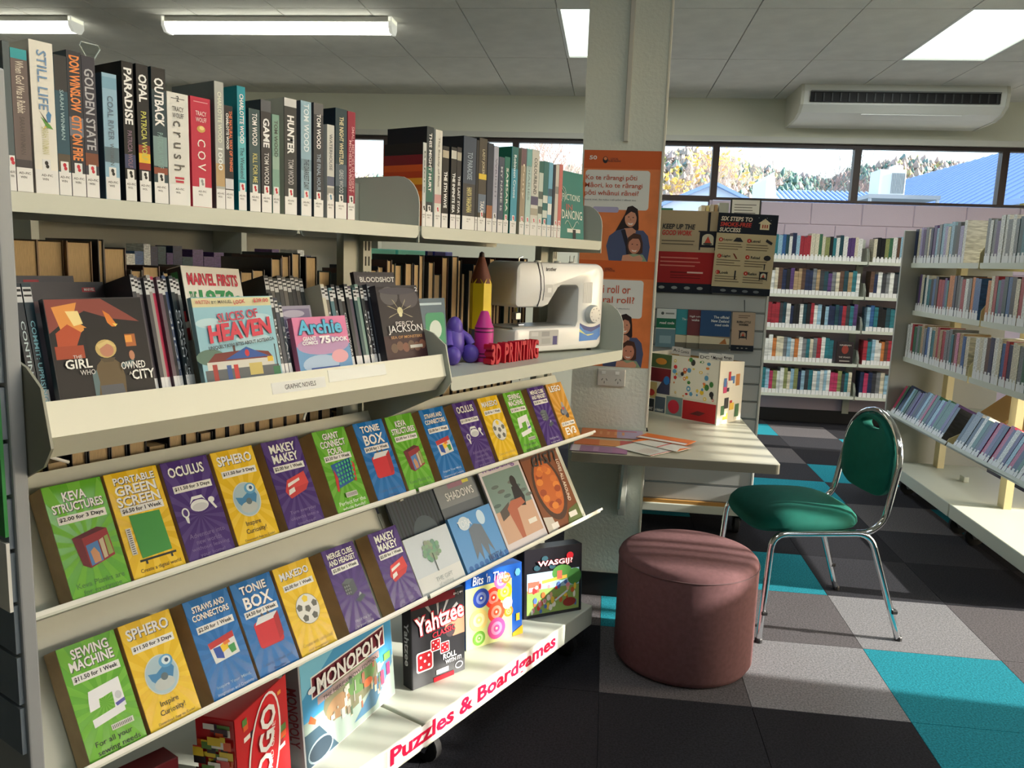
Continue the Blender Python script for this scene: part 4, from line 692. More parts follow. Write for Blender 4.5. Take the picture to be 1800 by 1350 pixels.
game((-.492, 2.076), math.atan2(.147, .125), .195, .262, .045, (44, 44, 48), 'black board game box titled Yahtzee CLASSIC with red dice',
     yz+[(rect(0, .236, .16, .262), (110, 20, 34)), ([(.13, .19), (.194, .2), (.194, .12), (.15, .12), (.12, .15)], (176, 130, 104)), (ell(.14, .14, .018, .02), (70, 60, 64))]+die(.045, .075, .026)+die(.085, .112, .016)+die(.118, .095, .015)+[(rect(.075, 0, .15, .014), (186, 24, 40)), (rect(.085, .02, .13, .034), (222, 222, 220)), (ell(.17, .025, .015, .011), (200, 200, 200)), (ell(.17, .025, .012, .008), (60, 60, 64))],
     [('Yahtzee', .1, .19, .182, .062, (190, 24, 44), .05, .0036, R(6)), ('Yahtzee', .1, .19, .176, .055, (244, 240, 238), .015, .0042, R(6)), ('CLASSIC', .115, .146, .085, .017, (214, 40, 60), .01, .0036, R(4)), ('ROLL', .135, .067, .05, .017, (236, 236, 234), .02), ('WITH IT!', .148, .049, .06, .012, (236, 236, 234), .02), ('8+ | 4+', .17, .247, .035, .01, (230, 230, 230), .01)], side=(36, 34, 38), sidetext=('Yahtzee', .13, .022, (214, 214, 214)))
bc = [((226, 60, 40), .11, .15, .035), ((250, 190, 30), .155, .16, .03), ((240, 110, 170), .14, .2, .028), ((224, 80, 50), .12, .1, .034), ((40, 70, 170), .06, .16, .032), ((236, 210, 130), .05, .09, .036), ((220, 80, 150), .12, .045, .036), ((110, 170, 60), .05, .03, .024), ((230, 140, 40), .17, .09, .018), ((240, 120, 60), .16, .205, .018), ((250, 220, 230), .165, .12, .02)]
sh = [(rect(.0, .0, .184, .2), (214, 220, 150))]
for c, x, y, r in bc: sh += [(ell(x, y, r, r, 20), c), (ell(x, y, r*.62, r*.62, 20), tuple(min(255, int(v*.6+100)) for v in c)), (ell(x, y, r*.34, r*.34, 16), c), (ell(x, y, r*.12, r*.12, 10), (250, 240, 200))]
sh += [([(.185, .0), (.228, .0), (.228, .03), (.185, .012)], (240, 170, 40)), (ell(.208, .215, .012, .014, 6), (110, 190, 230)), (rect(.2, .05, .215, .075), (230, 190, 60))]
game((-.383, 2.336), math.atan2(.158, .160), .228, .245, .05, (30, 92, 190), 'bright blue puzzle box with colourful plates picture', sh, [("Bits 'n That...", .1, .222, .15, .03, (240, 244, 248), .01, .004, 0, .2)], side=(24, 70, 150))
ws = [(rect(.012, .012, .219, .16), (150, 176, 96)), (rect(.012, .1, .219, .16), (170, 206, 226)), (ell(.15, .15, .04, .028), (90, 150, 70)), (ell(.2, .13, .028, .03), (80, 140, 70)), (rect(.015, .09, .06, .13), (226, 110, 90)), (rect(.02, .095, .05, .11), (240, 230, 220)), ([(.07, .118), (.17, .128), (.17, .14), (.07, .13)], (236, 190, 80)), (rect(.13, .128, .15, .158), (206, 110, 90))]
rg = random.Random(8)
for k in range(40): x, y = rg.uniform(.02, .21), rg.uniform(.02, .115); ws.append((ell(x, y, rg.uniform(.004, .009), rg.uniform(.006, .014), 8), rg.choice([(226, 60, 60), (240, 200, 70), (236, 150, 160), (90, 120, 190), (240, 236, 220), (210, 110, 60), (236, 186, 150)])))
ws += [(ell(.18, .04, .026, .016), (150, 60, 50)), ([(.12, .055), (.17, .085), (.174, .08), (.125, .05)], (220, 226, 232)), (ell(.18, .208, .014, .013), (210, 40, 56))]+[(ell(.05+.03*k, .178+.03*(k % 2), .013, .01, 10), (50, 84, 96)) for k in range(3)]
game((-.227, 2.592), math.atan2(.123, .196), .231, .245, .06, (32, 30, 36), 'dark puzzle box titled WASGIJ? at the right end of the bottom shelf', ws, [('WASGIJ?', .12, .19, .14, .026, (220, 40, 60), .05, .006), ('WASGIJ?', .12, .19, .137, .023, (246, 240, 240), .02, .0066)])
mo = [(rect(.004, .004, .396, .266), (70, 150, 200)), (rect(.004, .004, .396, .12), (150, 168, 160)), ([(.004, .266), (.16, .266), (.004, .18)], (120, 190, 220)), (ell(.2, .12, .12, .06), (120, 120, 96)), (ell(.24, .13, .07, .04), (96, 130, 80)), (ell(.14, .1, .05, .03), (150, 120, 90)), ([(.004, .004), (.13, .004), (.06, .09), (.004, .09)], (60, 84, 100)), (ell(.06, .03, .05, .03), (150, 170, 180)), (ell(.06, .03, .045, .025), (50, 66, 80)), (rect(.04, .165, .36, .222), (226, 226, 222)), (rect(.044, .169, .356, .218), (110, 36, 52)), (rect(.06, .142, .33, .162), (170, 150, 150)), ([(.2, .02), (.3, .02), (.39, .1), (.39, .14)], (80, 120, 150)), ([(.03, .13), (.05, .11), (.045, .1), (.02, .115)], (190, 100, 60)), (ell(.27, .1, .02, .012), (210, 110, 70)), (rect(.33, .06, .345, .1), (230, 70, 100)), (rect(.36, .075, .375, .11), (230, 60, 110)), (rect(.35, .12, .38, .14), (110, 180, 80)), (ell(.04, .19, .015, .008), (220, 230, 236))]
rg = random.Random(5)
for k in range(40): mo.insert(14, (rect(*(lambda x, y, a, b: (x, y, x+a, y+b))(rg.uniform(.1, .33), rg.uniform(.04, .13), rg.uniform(.004, .015), rg.uniform(.006, .03))), rg.choice([(170, 170, 160), (130, 120, 104), (196, 190, 176), (90, 110, 90), (206, 196, 170), (150, 100, 80)])))
mang = math.atan2(2.02-1.658, -.53+.639)
game((-.652, 1.672), mang, .4, .27, .05, (196, 200, 204), 'large board game box titled MONOPOLY with a city scene', mo, [('MONOPOLY', .2, .194, .29, .042, (236, 236, 236), .03, .0068), ('THE HERE & NOW EDITION', .195, .152, .24, .011, (60, 50, 56), .01, .0066)], side=(150, 160, 170), sidetext=('MONOPOLY', .15, .03, (120, 40, 56)), lean=5)
lo_ = [(rect(.0, .0, .2, .27), (190, 30, 36))]
rg = random.Random(2)
for k in range(46): x, y = rg.uniform(.0, .17), rg.uniform(0, .25); lo_.append((rect(x, y, x+rg.uniform(.012, .03), y+rg.uniform(.008, .02)), rg.choice([(230, 200, 60), (240, 236, 230), (220, 90, 40), (90, 130, 60), (60, 40, 60), (150, 30, 40), (230, 150, 60)])))
cx, cy = .1, .14
def rot_ell(rx, ry, a): return [(cx+x*math.cos(a)-y*math.sin(a), cy+x*math.sin(a)+y*math.cos(a)) for x, y in ell(0, 0, rx, ry, 28)]
lo_ += [(rot_ell(.13, .062, R(78)), (236, 232, 230)), (rot_ell(.124, .056, R(78)), (200, 24, 36)), (rot_ell(.118, .05, R(78)), (214, 34, 44))]
lang = math.atan2(1.63-1.44, .016)
game((-.703, 1.44), R(82), .18, .27, .095, (186, 34, 40), 'red board game box titled LOGO covered in small printed stickers', lo_, [('LOGO', .097, .15, .19, .06, (244, 240, 240), .03, .0075, R(78)), ('BOARD GAME', .118, .13, .13, .014, (244, 220, 220), .01, .0075, R(78))], lean=3)
lg = bpy.data.objects['board_game.%03d' % 4] if 'board_game.004' in bpy.data.objects else None
if lg:
    m = MB(); mats = []; rg = random.Random(12); cols = [(230, 200, 60), (240, 236, 230), (60, 40, 60), (90, 130, 60), (220, 90, 40), (30, 30, 34), (206, 60, 60)]
    for k in range(70):
        z0, y0 = -rg.uniform(.004, .08), rg.uniform(.01, .25); a, b2 = rg.uniform(.012, .035), rg.uniform(.008, .02); ci = rg.randrange(7); x_ = -.0006-.0001*k
        m.add([(x_, y0, max(z0-a, -.099)), (x_, y0, z0), (x_, y0+b2, z0), (x_, y0+b2, max(z0-a, -.099))], [(0, 1, 2, 3)], ci)
    m.build('side_stickers', [M(c, .3) for c in cols], lg)
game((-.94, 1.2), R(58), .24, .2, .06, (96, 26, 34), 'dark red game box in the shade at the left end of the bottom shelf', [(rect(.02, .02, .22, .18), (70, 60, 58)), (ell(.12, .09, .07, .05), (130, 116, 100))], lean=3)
# ================================================================ COMICS IN THE TRAY
GC = 'graphic novels in the tilted tray'
def gn(u, t, h, col, label, title=None, tc=(200, 204, 210), z=-.03, d=.14, top=True, y=0, lean=0, bands=()):
    t_ = t-.0005; b = thing('graphic_novel', label, 'graphic novel', TRB @ T(u, y-.0225, z) @ RZ(-lean), GC)
    m = MB(); m.box((0, 0, -.0015), (t_, h, 0)); m.box((0, 0, -d), (.001, h, -.0015)); m.box((t_-.001, 0, -d), (t_, h, -.0015)); cv = m.build('cover', M(col, .32, spec=.35), b)
    MB().box((.0011, .002, -d+.002), (t_-.0011, h-.002, -.0016)).build('pages', PAGEW, b)
    if top: MB().box((.0004, h-.03, 0), (t_-.0004, h-.006, .0003)).build('spine_label', M((196, 196, 196), .3), b); pic(b.children[-1], [(rect(.001, h-.013, t_-.001, h-.009), (20, 20, 24)), (rect(.001, h-.021, t_-.001, h-.018), (20, 20, 24))], .0005)
    if bands: pic(cv, art_band(t_, h, bands), .0002)
    if title: spine_text(cv, title, t_, h*.78, h*.3, M(tc, .4), .5)
    MB().box((.0004, .0, 0), (t_-.0004, .1, .0003)).build('shelf_sticker', STICK, b)
    return b
gn(.577, .013, .268, (24, 34, 44), 'dark graphic novel leftmost in the tray, beside the end bracket', 'CONTINUUM', (190, 206, 210)); gn(.591, .014, .268, (22, 44, 56), 'navy graphic novel second from the left end of the tray', 'COMMIT: UPRISING', (130, 190, 206))
def face(u, w, h, d, col, label, shapes, texts, z=-.006, y=0, lab=True, rz=0, vis=None):
    if vis:
        a, k = vis; shapes = [([(p[0], a+p[1]*k) for p in q], c) for q, c in shapes]; texts = [t[:2]+(a+t[2]*k, t[3], t[4]*k)+t[5:] for t in texts]
    b = flatbook(TRB @ T(u, y-.0225, z) @ RZ(rz), w, h, d, col, label, 'graphic novel', 'graphic_novel', GC, shapes, texts); return b
face(.606, .13, .305, .012, (58, 56, 66), 'dark graphic novel with a small red label, rearmost behind the burning city cover', [(rect(.045, .29, .07, .298), (170, 60, 70))], [], z=-.15)
face(.606, .165, .288, .012, (66, 62, 70), 'dark purple graphic novel behind the burning city cover', [(rect(.125, .27, .148, .278), (190, 70, 80)), (rect(.01, .235, .09, .255), (88, 66, 74))], [('MARVEL', .137, .274, .018, .005, (236, 220, 220), .02)], z=-.12)
fire = [(rect(.001, -.11, .159, .228), (22, 18, 22)), ([(.001, .228), (.09, .228), (.13, .19), (.15, .17), (.1, .18), (.06, .2), (.02, .17), (.001, .15)], (140, 66, 56)), ([(.01, .21), (.05, .22), (.04, .18), (.06, .16), (.03, .13), (.02, .15)], (230, 150, 70)), ([(.03, .2), (.05, .2), (.055, .17), (.04, .165)], (246, 220, 150)), ([(.09, .2), (.1, .19), (.11, .165), (.105, .155), (.095, .17)], (226, 130, 50)), ([(.103, .168), (.108, .16), (.112, .166)], (246, 210, 100)), ([(.01, .15), (.03, .17), (.05, .15), (.04, .12), (.01, .1)], (190, 80, 44)), (rect(.005, .09, .05, .12), (170, 70, 40)), (rect(.115, .11, .138, .14), (176, 100, 50)), (rect(.119, .12, .132, .137), (236, 160, 70)), (rect(.055, .0, .12, .16), (20, 17, 20)),
        ([(.062, .0), (.06, .04), (.066, .07), (.076, .085), (.094, .085), (.106, .07), (.11, .04), (.108, .0)], (104, 86, 58)), ([(.066, .0), (.066, .022), (.104, .022), (.106, .0)], (92, 94, 100)), ([(.056, .0), (.056, .05), (.064, .06), (.066, .03), (.062, .0)], (96, 120, 124)), ([(.104, .062), (.125, .06), (.13, .078), (.124, .076), (.11, .072)], (104, 124, 126)), (ell(.127, .088, .005, .012, 10), (190, 130, 100)), (ell(.085, .108, .0175, .022), (206, 176, 110)), (ell(.086, .104, .0115, .0155), (196, 134, 106)), ([(.07, .118), (.09, .128), (.102, .112), (.098, .112), (.088, .12), (.074, .108)], (222, 196, 130)), ([(.072, .086), (.098, .086), (.094, .076), (.078, .076)], (86, 72, 50))]
face(.607, .16, .239, .014, (40, 38, 44), 'graphic novel titled THE GIRL WHO OWNED A CITY with a burning city cover', fire,
     [('THE', .036, .093, .014, .008, (220, 216, 206), .004, .004), ('GIRL', .036, .077, .042, .022, (240, 238, 232), .02, .004), ('WHO', .048, .056, .024, .012, (206, 204, 200), .006, .004), ('OWNED', .125, .064, .042, .018, (240, 238, 232), .012, .004), ('A', .118, .044, .006, .008, (220, 216, 206), 0, .004), ('CITY', .14, .04, .04, .024, (240, 238, 232), .02, .004)], vis=(.08, .69))
sp = [((60, 60, 66), None), ((96, 90, 92), None), ((80, 72, 80), None), ((64, 60, 66), None), ((150, 144, 140), None), ((200, 60, 90), None), ((90, 70, 84), None), ((34, 34, 40), None), ((60, 76, 110), 'GHOST'), ((30, 44, 50), 'CLASH OF'), ((24, 24, 28), 'BARRACKS'), ((110, 112, 110), None)]
u = .772
for k, (c, tt) in enumerate(sp):
    t = .0078; gn(u, t, .284-.002*(k % 4), c, '%s thin graphic novel right of the burning city cover, %s of twelve' % ({5: 'crimson', 4: 'pale grey', 8: 'blue', 11: 'grey'}.get(k, 'dark'), ordn(k+1)), tt, z=-.035-.004*(k % 3)); u += t+.0004
# thick MARVEL FIRSTS book: spine and cover both in view, stands askew
mf = thing('graphic_novel', 'thick white graphic novel titled MARVEL FIRSTS THE 1970s', 'graphic novel', TRB @ T(.884, -.0225, -.05) @ RY(R(10)), GC)
MB().box((0, 0, -.036), (.15, .305, 0)).build('cover', M((226, 222, 212), .25), mf); cvm = mf.children[0]
MB().box((.004, .3, -.034), (.148, .3053, -.002)).build('pages', PAGEW, mf)
text(cvm, 'MARVEL FIRSTS', .075, .28, .13, .024, M((190, 36, 60), .4), .001, bold=.04); text(cvm, '1970s', .088, .243, .11, .034, M((30, 130, 70), .4), .001, bold=.04); text(cvm, 'THE', .018, .243, .018, .026, M((30, 130, 70), .4), .001, bold=.02)
m = MB(); mats = [M((40, 40, 46), .3), M((196, 60, 60), .3), M((200, 196, 190), .3), M((214, 150, 60), .3), M((60, 150, 90), .3), M((60, 90, 150), .3)]
for y0, y1, z0, z1, c in ((.2, .303, -.035, -.001, 0), (.275, .295, -.027, -.009, 4), (.2, .22, -.03, -.006, 1), (.225, .245, -.026, -.01, 2), (.165, .188, -.033, -.003, 1), (.08, .11, -.028, -.01, 3), (.11, .14, -.022, -.018, 0), (.06, .08, -.026, -.012, 5)):
    x_ = -.0005-.0002*c; m.add([(x_, y0, z0), (x_, y0, z1), (x_, y1, z1), (x_, y1, z0)], [(0, 1, 2, 3)], c)
m.build('spine_print', mats, mf)
hv = [(rect(.0, .0, .175, .23), (150, 196, 210)), (rect(.0, .205, .175, .23), (222, 214, 170)), (ell(.03, .16, .03, .014), (190, 218, 224)), (ell(.14, .17, .03, .012), (184, 214, 222)), (ell(.12, .11, .04, .012), (190, 218, 226)), (ell(.02, .066, .03, .022), (96, 124, 110)), ([(.01, .05), (.03, .075), (.1, .08), (.15, .07), (.16, .05)], (120, 50, 46)), ([(.05, .056), (.1, .088), (.15, .056)], (46, 86, 160)), (ell(.1, .07, .005, .01), (206, 50, 60)), (rect(.01, .03, .16, .052), (214, 210, 200)), (rect(.004, .0, .17, .03), (96, 100, 104)), (rect(.07, .078, .075, .094), (90, 60, 54)), (rect(.02, .0, .03, .045), (170, 60, 56)), (rect(.05, .0, .06, .04), (60, 90, 150)), (rect(.065, .0, .075, .04), (200, 60, 60)), (rect(.1, .006, .13, .04), (206, 186, 110)), (rect(.145, .04, .158, .055), (220, 180, 50)), (rect(.166, .0, .168, .09), (60, 60, 60)), (rect(.155, .0, .172, .024), (60, 120, 84))]
face(.862, .176, .236, .012, (150, 190, 200), 'graphic novel titled SLICES OF HEAVEN with a corner shop cover', hv,
     [('WRITTEN', .02, .218, .03, .01, (190, 50, 60), .01, .0034), ('BY', .044, .217, .01, .008, (60, 60, 60), .01, .0034), ('MANUEL', .068, .218, .03, .009, (70, 60, 50), .01, .0034), ('LOOK', .1, .217, .026, .012, (200, 40, 60), .02, .0034, R(6)), ('$29.00', .15, .219, .036, .013, (200, 40, 60), .02, .0034),
      ('SLICES OF', .092, .178, .092, .026, (196, 44, 76), .02, .0034, R(5)), ('HEAVEN', .093, .137, .145, .05, (206, 30, 66), .05, .0034, R(5), .1), ('UNIQUELY KIWI BITES ABOUT AOTEAROA', .092, .097, .15, .012, (40, 40, 46), .02, .0034, R(4))], z=-.004, vis=(.08, .67))
face(.985, .14, .287, .012, (48, 48, 54), 'dark graphic novel ending TH OF behind the shop cover', [], [('WRATH OF', .075, .272, .1, .012, (206, 204, 200), .01)], z=-.235)
face(1.0, .13, .268, .012, (88, 84, 112), 'purple graphic novel with IRON MAN lettering', [(rect(.01, .235, .12, .258), (104, 96, 120))], [('IRON MAN', .07, .248, .1, .018, (150, 60, 66), .03)], z=-.215)
face(1.02, .13, .245, .01, (96, 96, 106), 'grey graphic novel below the IRON MAN one', [(rect(.01, .225, .06, .235), (170, 80, 60))], [], z=-.195)
for k, (c, tt) in enumerate([((40, 42, 48), 'BLOOD 4'), ((60, 66, 80), None), ((44, 60, 74), 'STAR 75')]): gn(1.05+.0095*k, .009, .245-.01*k, c, 'thin dark graphic novel between the shop cover and pink cover, %s of three' % ordn(k+1), tt, z=-.02, d=.1)
face(1.08, .1, .222, .01, (150, 146, 166), 'silvery graphic novel titled GUARDIANS GALAXY', [(rect(.005, .15, .095, .215), (120, 112, 140)), (ell(.05, .205, .03, .008), (176, 170, 190))], [('GUARDIANS', .05, .182, .084, .017, (226, 226, 232), .02), ('GALAXY', .055, .16, .074, .016, (220, 220, 228), .02)], z=-.05)
arc_ = [(rect(0, .09, .148, .182), (224, 130, 170)), (rect(0, 0, .148, .09), (110, 160, 206)), (ell(.074, .09, .072, .03), (190, 150, 190)), (ell(.06, .03, .05, .03), (176, 200, 226)), (ell(.115, .05, .024, .022), (232, 170, 180)), (rect(.03, .0, .11, .02), (60, 90, 160))]
face(1.085, .148, .19, .014, (220, 130, 170), 'pink and blue graphic novel titled Archie GIANT COMICS 75 BOOK', arc_, [('Archie', .07, .15, .125, .05, (24, 60, 96), .06, .0026), ('Archie', .07, .15, .122, .046, (70, 180, 220), .03, .0032), ('GIANT', .036, .114, .036, .013, (244, 244, 244), .03, .003), ('COMICS', .036, .1, .042, .012, (244, 244, 244), .03, .003), ('75', .078, .107, .03, .026, (246, 240, 240), .05, .003), ('BOOK', .12, .106, .046, .015, (244, 244, 244), .03, .003)], z=-.006, vis=(.07, .655))
for k, (x, c, tt) in enumerate([(1.2, (196, 190, 170), None), (1.211, (110, 104, 96), 'UNITED'), (1.222, (70, 110, 120), None), (1.233, (30, 30, 34), 'CHRONIC'), (1.245, (56, 60, 66), None), (1.257, (26, 26, 30), 'COMICS WARRIOR'), (1.27, (40, 44, 50), None), (1.282, (70, 60, 80), None), (1.294, (36, 72, 76), None), (1.306, (120, 150, 140), None), (1.317, (28, 40, 48), 'TITANS'), (1.33, (38, 34, 40), 'MONSTERS'), (1.342, (60, 64, 74), None)]):
    gn(x, .0105, .264-.004*(k % 3), c, '%s graphic novel between the pink cover and the spider cover, %s of thirteen' % ({0: 'cream', 2: 'teal', 9: 'pale green', 7: 'purple', 8: 'dark green'}.get(k, 'dark'), ordn(k+1)), tt, z=-.03-.003*(k % 2))
for k in range(9): gn(1.09+.0115*k, .011, .292-.003*(k % 3), ((66, 66, 68), (96, 92, 88), (50, 54, 56))[k % 3], 'grey labelled graphic novel in the back rank above the pink cover, %s of nine' % ordn(k+1), None, z=-.075, d=.08)
face(1.352, .14, .302, .012, (74, 72, 80), 'dark graphic novel titled BLOODSHOT behind the spider cover', [(rect(.01, .279, .135, .293), (96, 92, 100))], [('BLOODSHOT', .075, .283, .12, .013, (226, 226, 226), .03)], z=-.075)
pj = [(rect(0, -.09, .145, .25), (48, 42, 46)), (rect(0, 0, .145, .09), (66, 40, 44)), (ell(.04, .22, .03, .03), (92, 88, 90)), (ell(.108, .212, .033, .033), (86, 80, 84)), (ell(.072, .236, .065, .012), (76, 72, 80)), (ell(.07, .17, .01, .013, 12), (214, 206, 160)), (ell(.07, .158, .006, .008, 10), (226, 220, 180))]
for a in (25, 60, 120, 155, 205, 335): pj.append(([(.07, .168), (.07+.04*math.cos(R(a-4)), .168+.04*math.sin(R(a-4))), (.07+.048*math.cos(R(a)), .168+.048*math.sin(R(a)))], (170, 160, 130)))
pj += [(ell(.03+.02*k, .05+.006*(k % 2), .012, .016, 10), (110+10*(k % 3), 86, 70)) for k in range(6)]+[(rect(.085, .046, .13, .056), (206, 204, 196))]
face(1.346, .145, .256, .02, (60, 56, 62), 'graphic novel titled PERCY JACKSON with a pale spider shape', pj, [('PERCY', .075, .128, .062, .014, (214, 208, 206), .004, .0044), ('JACKSON', .075, .108, .12, .03, (232, 230, 230), .004, .0044), ('SEA OF MONSTERS', .075, .084, .11, .009, (190, 140, 80), .012, .0044), ('2', .135, .24, .01, .014, (220, 220, 226), .01, .0044)], z=-.008, vis=(.07, .73))
# ================================================================ THINGS ON THE SEWING MACHINE SHELF
ZSH = 1.1265
bb_ = flatbook(PA(1.55, ZSH, -1.335) @ RX(-R(6)), .135, .188, .012, (24, 76, 104), 'dark blue book with a green badge standing behind the tray end', shapes=[(rrect(.05, .06, .13, .15, .012), (60, 150, 110)), (ell(.09, .105, .025, .025), (210, 222, 214)), (rect(.03, .17, .12, .176), (190, 210, 220))])
# purple figurine
PUR = M((96, 74, 176), .45)
def ball(mb, c, r, n=16, m=0):
    rx, ry, rz = r if isinstance(r, tuple) else (r, r, r); k = 8
    vs = [(c[0], c[1]-ry, c[2])]; fs = []
    for i in range(1, k):
        a = math.pi*i/k-math.pi/2
        for j in range(n): vs.append((c[0]+rx*math.cos(a)*math.cos(2*math.pi*j/n), c[1]+ry*math.sin(a), c[2]+rz*math.cos(a)*math.sin(2*math.pi*j/n)))
    vs.append((c[0], c[1]+ry, c[2])); L = len(vs)-1
    for j in range(n):
        fs.append((0, 1+j, 1+(j+1) % n)); fs.append((L, 1+(k-2)*n+(j+1) % n, 1+(k-2)*n+j))
        for i in range(k-2): fs.append((1+i*n+j, 1+(i+1)*n+j, 1+(i+1)*n+(j+1) % n, 1+i*n+(j+1) % n))
    return mb.add(vs, fs, m)
fg = thing('figurine', 'purple 3D printed figurine sitting beside the tray end', 'figurine', PA(1.772, ZSH, -1.39))
ball(MB(), (0, .055, 0), (.034, .06, .032)).build('torso', PUR, fg, smooth=True); ball(MB(), (0, .098, .004), (.024, .034, .024)).build('head', PUR, fg, smooth=True)
for s in (-1, 1):
    ball(MB(), (s*.042, .026, .03), (.022, .027, .028)).build('leg', PUR, fg, smooth=True)
    MB().tube([(s*.028, .085, .005), (s*.045, .07, .018), (s*.05, .052, .026)], [.011, .012, .013], 10).build('arm', PUR, fg, smooth=True)
# giant pencil
pc = thing('foam_pencil', 'giant yellow pencil standing point up behind the pink crayon', 'ornament', PA(1.952, ZSH, -1.43))
hexr = .0335
def hexp(r): return [(r*math.cos(R(60*k+8)), r*math.sin(R(60*k+8))) for k in range(6)]
def hexbody(y0, y1, r0, r1, tip=False):
    m = MB(); a = hexp(r0); b = hexp(r1)
    m.add([(p[0], y0, p[1]) for p in a]+[(p[0], y1, p[1]) for p in b], [tuple(range(6)), tuple(range(6, 12))[::-1]]+[(i, 6+i, 6+(i+1) % 6, (i+1) % 6) for i in range(6)]); return m
hexbody(0, .085, hexr, hexr).build('ferrule', M((78, 80, 84), .4), pc)
hexbody(.085, .22, hexr, hexr).build('shaft', M((232, 204, 16), .5), pc)
sc = MB()
for k in range(6):
    a, b = hexp(hexr)[k], hexp(hexr)[(k+1) % 6]; pts = [(a[0]+(b[0]-a[0])*t, .22+.018*math.sin(math.pi*t), a[1]+(b[1]-a[1])*t) for t in [i/8 for i in range(9)]]
    sc.add([(a[0], .22, a[1])]+pts[1:-1]+[(b[0], .22, b[1])], [tuple(range(9))])
sc.build('scalloped_edge', M((232, 204, 16), .5), pc)
MB().lathe([(.031, .222), (.029, .24), (.009, .3), (.008, .3)], 24, ax='y').build('wood_cone', M((112, 58, 40), .6), pc, smooth=True)
MB().lathe([(.0088, .3), (.007, .312), (.001, .316)], 16, ax='y').build('lead_tip', M((52, 30, 26), .5), pc, smooth=True)
# pink crayon
cr_ = thing('crayon_ornament', 'giant pink crayon with dark stripes in front of the pencil', 'ornament', PA(1.868, ZSH, -1.352))
PK = M((196, 40, 140), .5); PKD = M((90, 14, 66), .5)
MB().lathe([(.0265, 0), (.0275, .002), (.0275, .1), (.026, .103), (.024, .107), (.0115, .143), (.009, .146)], 32, ax='y').build('body', PK, cr_, smooth=True)
for y in (.012, .022, .085, .095): MB().lathe([(.0277, y), (.0277, y+.004)], 32, ax='y').build('stripe', PKD, cr_, smooth=True)
# red printed word
rw = thing('printed_word', 'red 3D printed block letters reading 3D PRINTING', 'ornament', PA(1.813, ZSH, -1.283) )
for k, (ch, x, w_) in enumerate([('3', .008, .02), ('D', .034, .024), ('P', .075, .02), ('R', .1, .022), ('I', .121, .007), ('N', .141, .022), ('T', .166, .022), ('I', .185, .007), ('N', .205, .022), ('G', .234, .026)]):
    o = text(rw, ch, x, .029, w_, .058, M((190, 12, 40), .45), -.014, bold=.03, depth=.5, name='letter'); o.matrix_basis = o.matrix_basis @ Matrix.Diagonal((1, 1, .028, 1))
# sewing machine
mdir = (.666, .746); SW = thing('sewing_machine', 'white domestic sewing machine with a blue corner and round dial', 'sewing machine', FR((-.028-.666*.375, 2.727-.746*.375, ZSH+.006), mdir))
SWH = M((232, 233, 232), .25); SGR = M((206, 208, 206), .35)
L, D_ = .40, .15
def chamfer_prism(poly, z0, z1, r=.012):
    c = [(sum(p[0] for p in poly)/len(poly)), (sum(p[1] for p in poly)/len(poly))]; m = MB(); n = len(poly)
    def inset(p, k):
        i = k; a = Vector(poly[(i-1) % n]); b = Vector(poly[i]); d = Vector(poly[(i+1) % n]); e1 = (b-a).normalized(); e2 = (d-b).normalized(); nr = Vector((-e1.y-e2.y, e1.x+e2.x)); nr = nr.normalized() if nr.length > 1e-6 else Vector((-e1.y, e1.x)); return (b.x+nr.x*p, b.y+nr.y*p)
    rings = [([inset(r, k) for k in range(n)], z0), ([inset(r*.3, k) for k in range(n)], z0+r*.3), (poly, z0+r), (poly, z1-r), ([inset(r*.3, k) for k in range(n)], z1-r*.3), ([inset(r, k) for k in range(n)], z1)]
    vs = [(p[0], p[1], z) for ring, z in rings for p in ring]; fs = [tuple(range(n))[::-1], tuple(range(5*n, 6*n))]
    for i in range(5):
        for j in range(n): fs.append((i*n+j, i*n+(j+1) % n, (i+1)*n+(j+1) % n, (i+1)*n+j))
    return m.add(vs, fs)
out = arc(.012, .012, .012, 180, 270, 3)+arc(L-.03, .03, .03, 270, 360, 5)+arc(L-.035, .25, .035, 0, 90, 5)+arc(.03, .255, .03, 90, 180, 5)+[(.0, .175)]+arc(.014, .157, .014, 180, 270, 3)+[(.12, .143), (.142, .15), (.185, .205)]+arc(.2, .2, .012, 150, 90, 2)+arc(.262, .198, .014, 90, 0, 4)+[(.276, .095)]+[(.27, .08)]+[(.02, .078)]+arc(.012, .066, .012, 90, 180, 3)
chamfer_prism(out, -D_, 0, .012).build('body', SWH, SW, smooth=True)
MB().rbox((.0, .076, -D_+.01), (.27, .082, -.012), .002, 1).build('bed_plate', M((150, 150, 148), .35), SW)
pic(SW.children[0], [([(.288, .11)]+[(.288+.1*k/8, .11-.045*math.sin(math.pi*(.15+k/8*.5))+.015*k/8) for k in range(9)]+[(.39, .045), (.375, .03), (.288, .028)], (60, 76, 140)), ([(.288, .085), (.31, .066), (.345, .058), (.389, .075), (.389, .045), (.375, .03), (.288, .028)], (70, 130, 206)), ([(.288, .07), (.32, .05), (.36, .052), (.33, .04), (.288, .036)], (200, 210, 140)), ([(.288, .06), (.33, .045), (.36, .05), (.388, .068), (.388, .045), (.374, .03), (.288, .028)], (66, 130, 210)),
    (rrect(.06, .02, .19, .07, .004), (176, 178, 180)), (rect(.165, .022, .185, .05), (60, 60, 120)), (rect(.07, .052, .1, .065), (196, 198, 200)), (rect(.115, .05, .15, .066), (150, 152, 154)), (rect(.115, .026, .155, .044), (160, 162, 164)), (rrect(.122, .175, .155, .215, .003), (196, 198, 198)), (rect(.134, .19, .15, .205), (226, 228, 228)),
    (rect(.298, .155, .34, .225), (214, 216, 216))]+[(rect(.3+.0075*k, .157, .3012+.0075*k, .223), (170, 172, 176)) for k in range(6)], .0004, 'front_print')
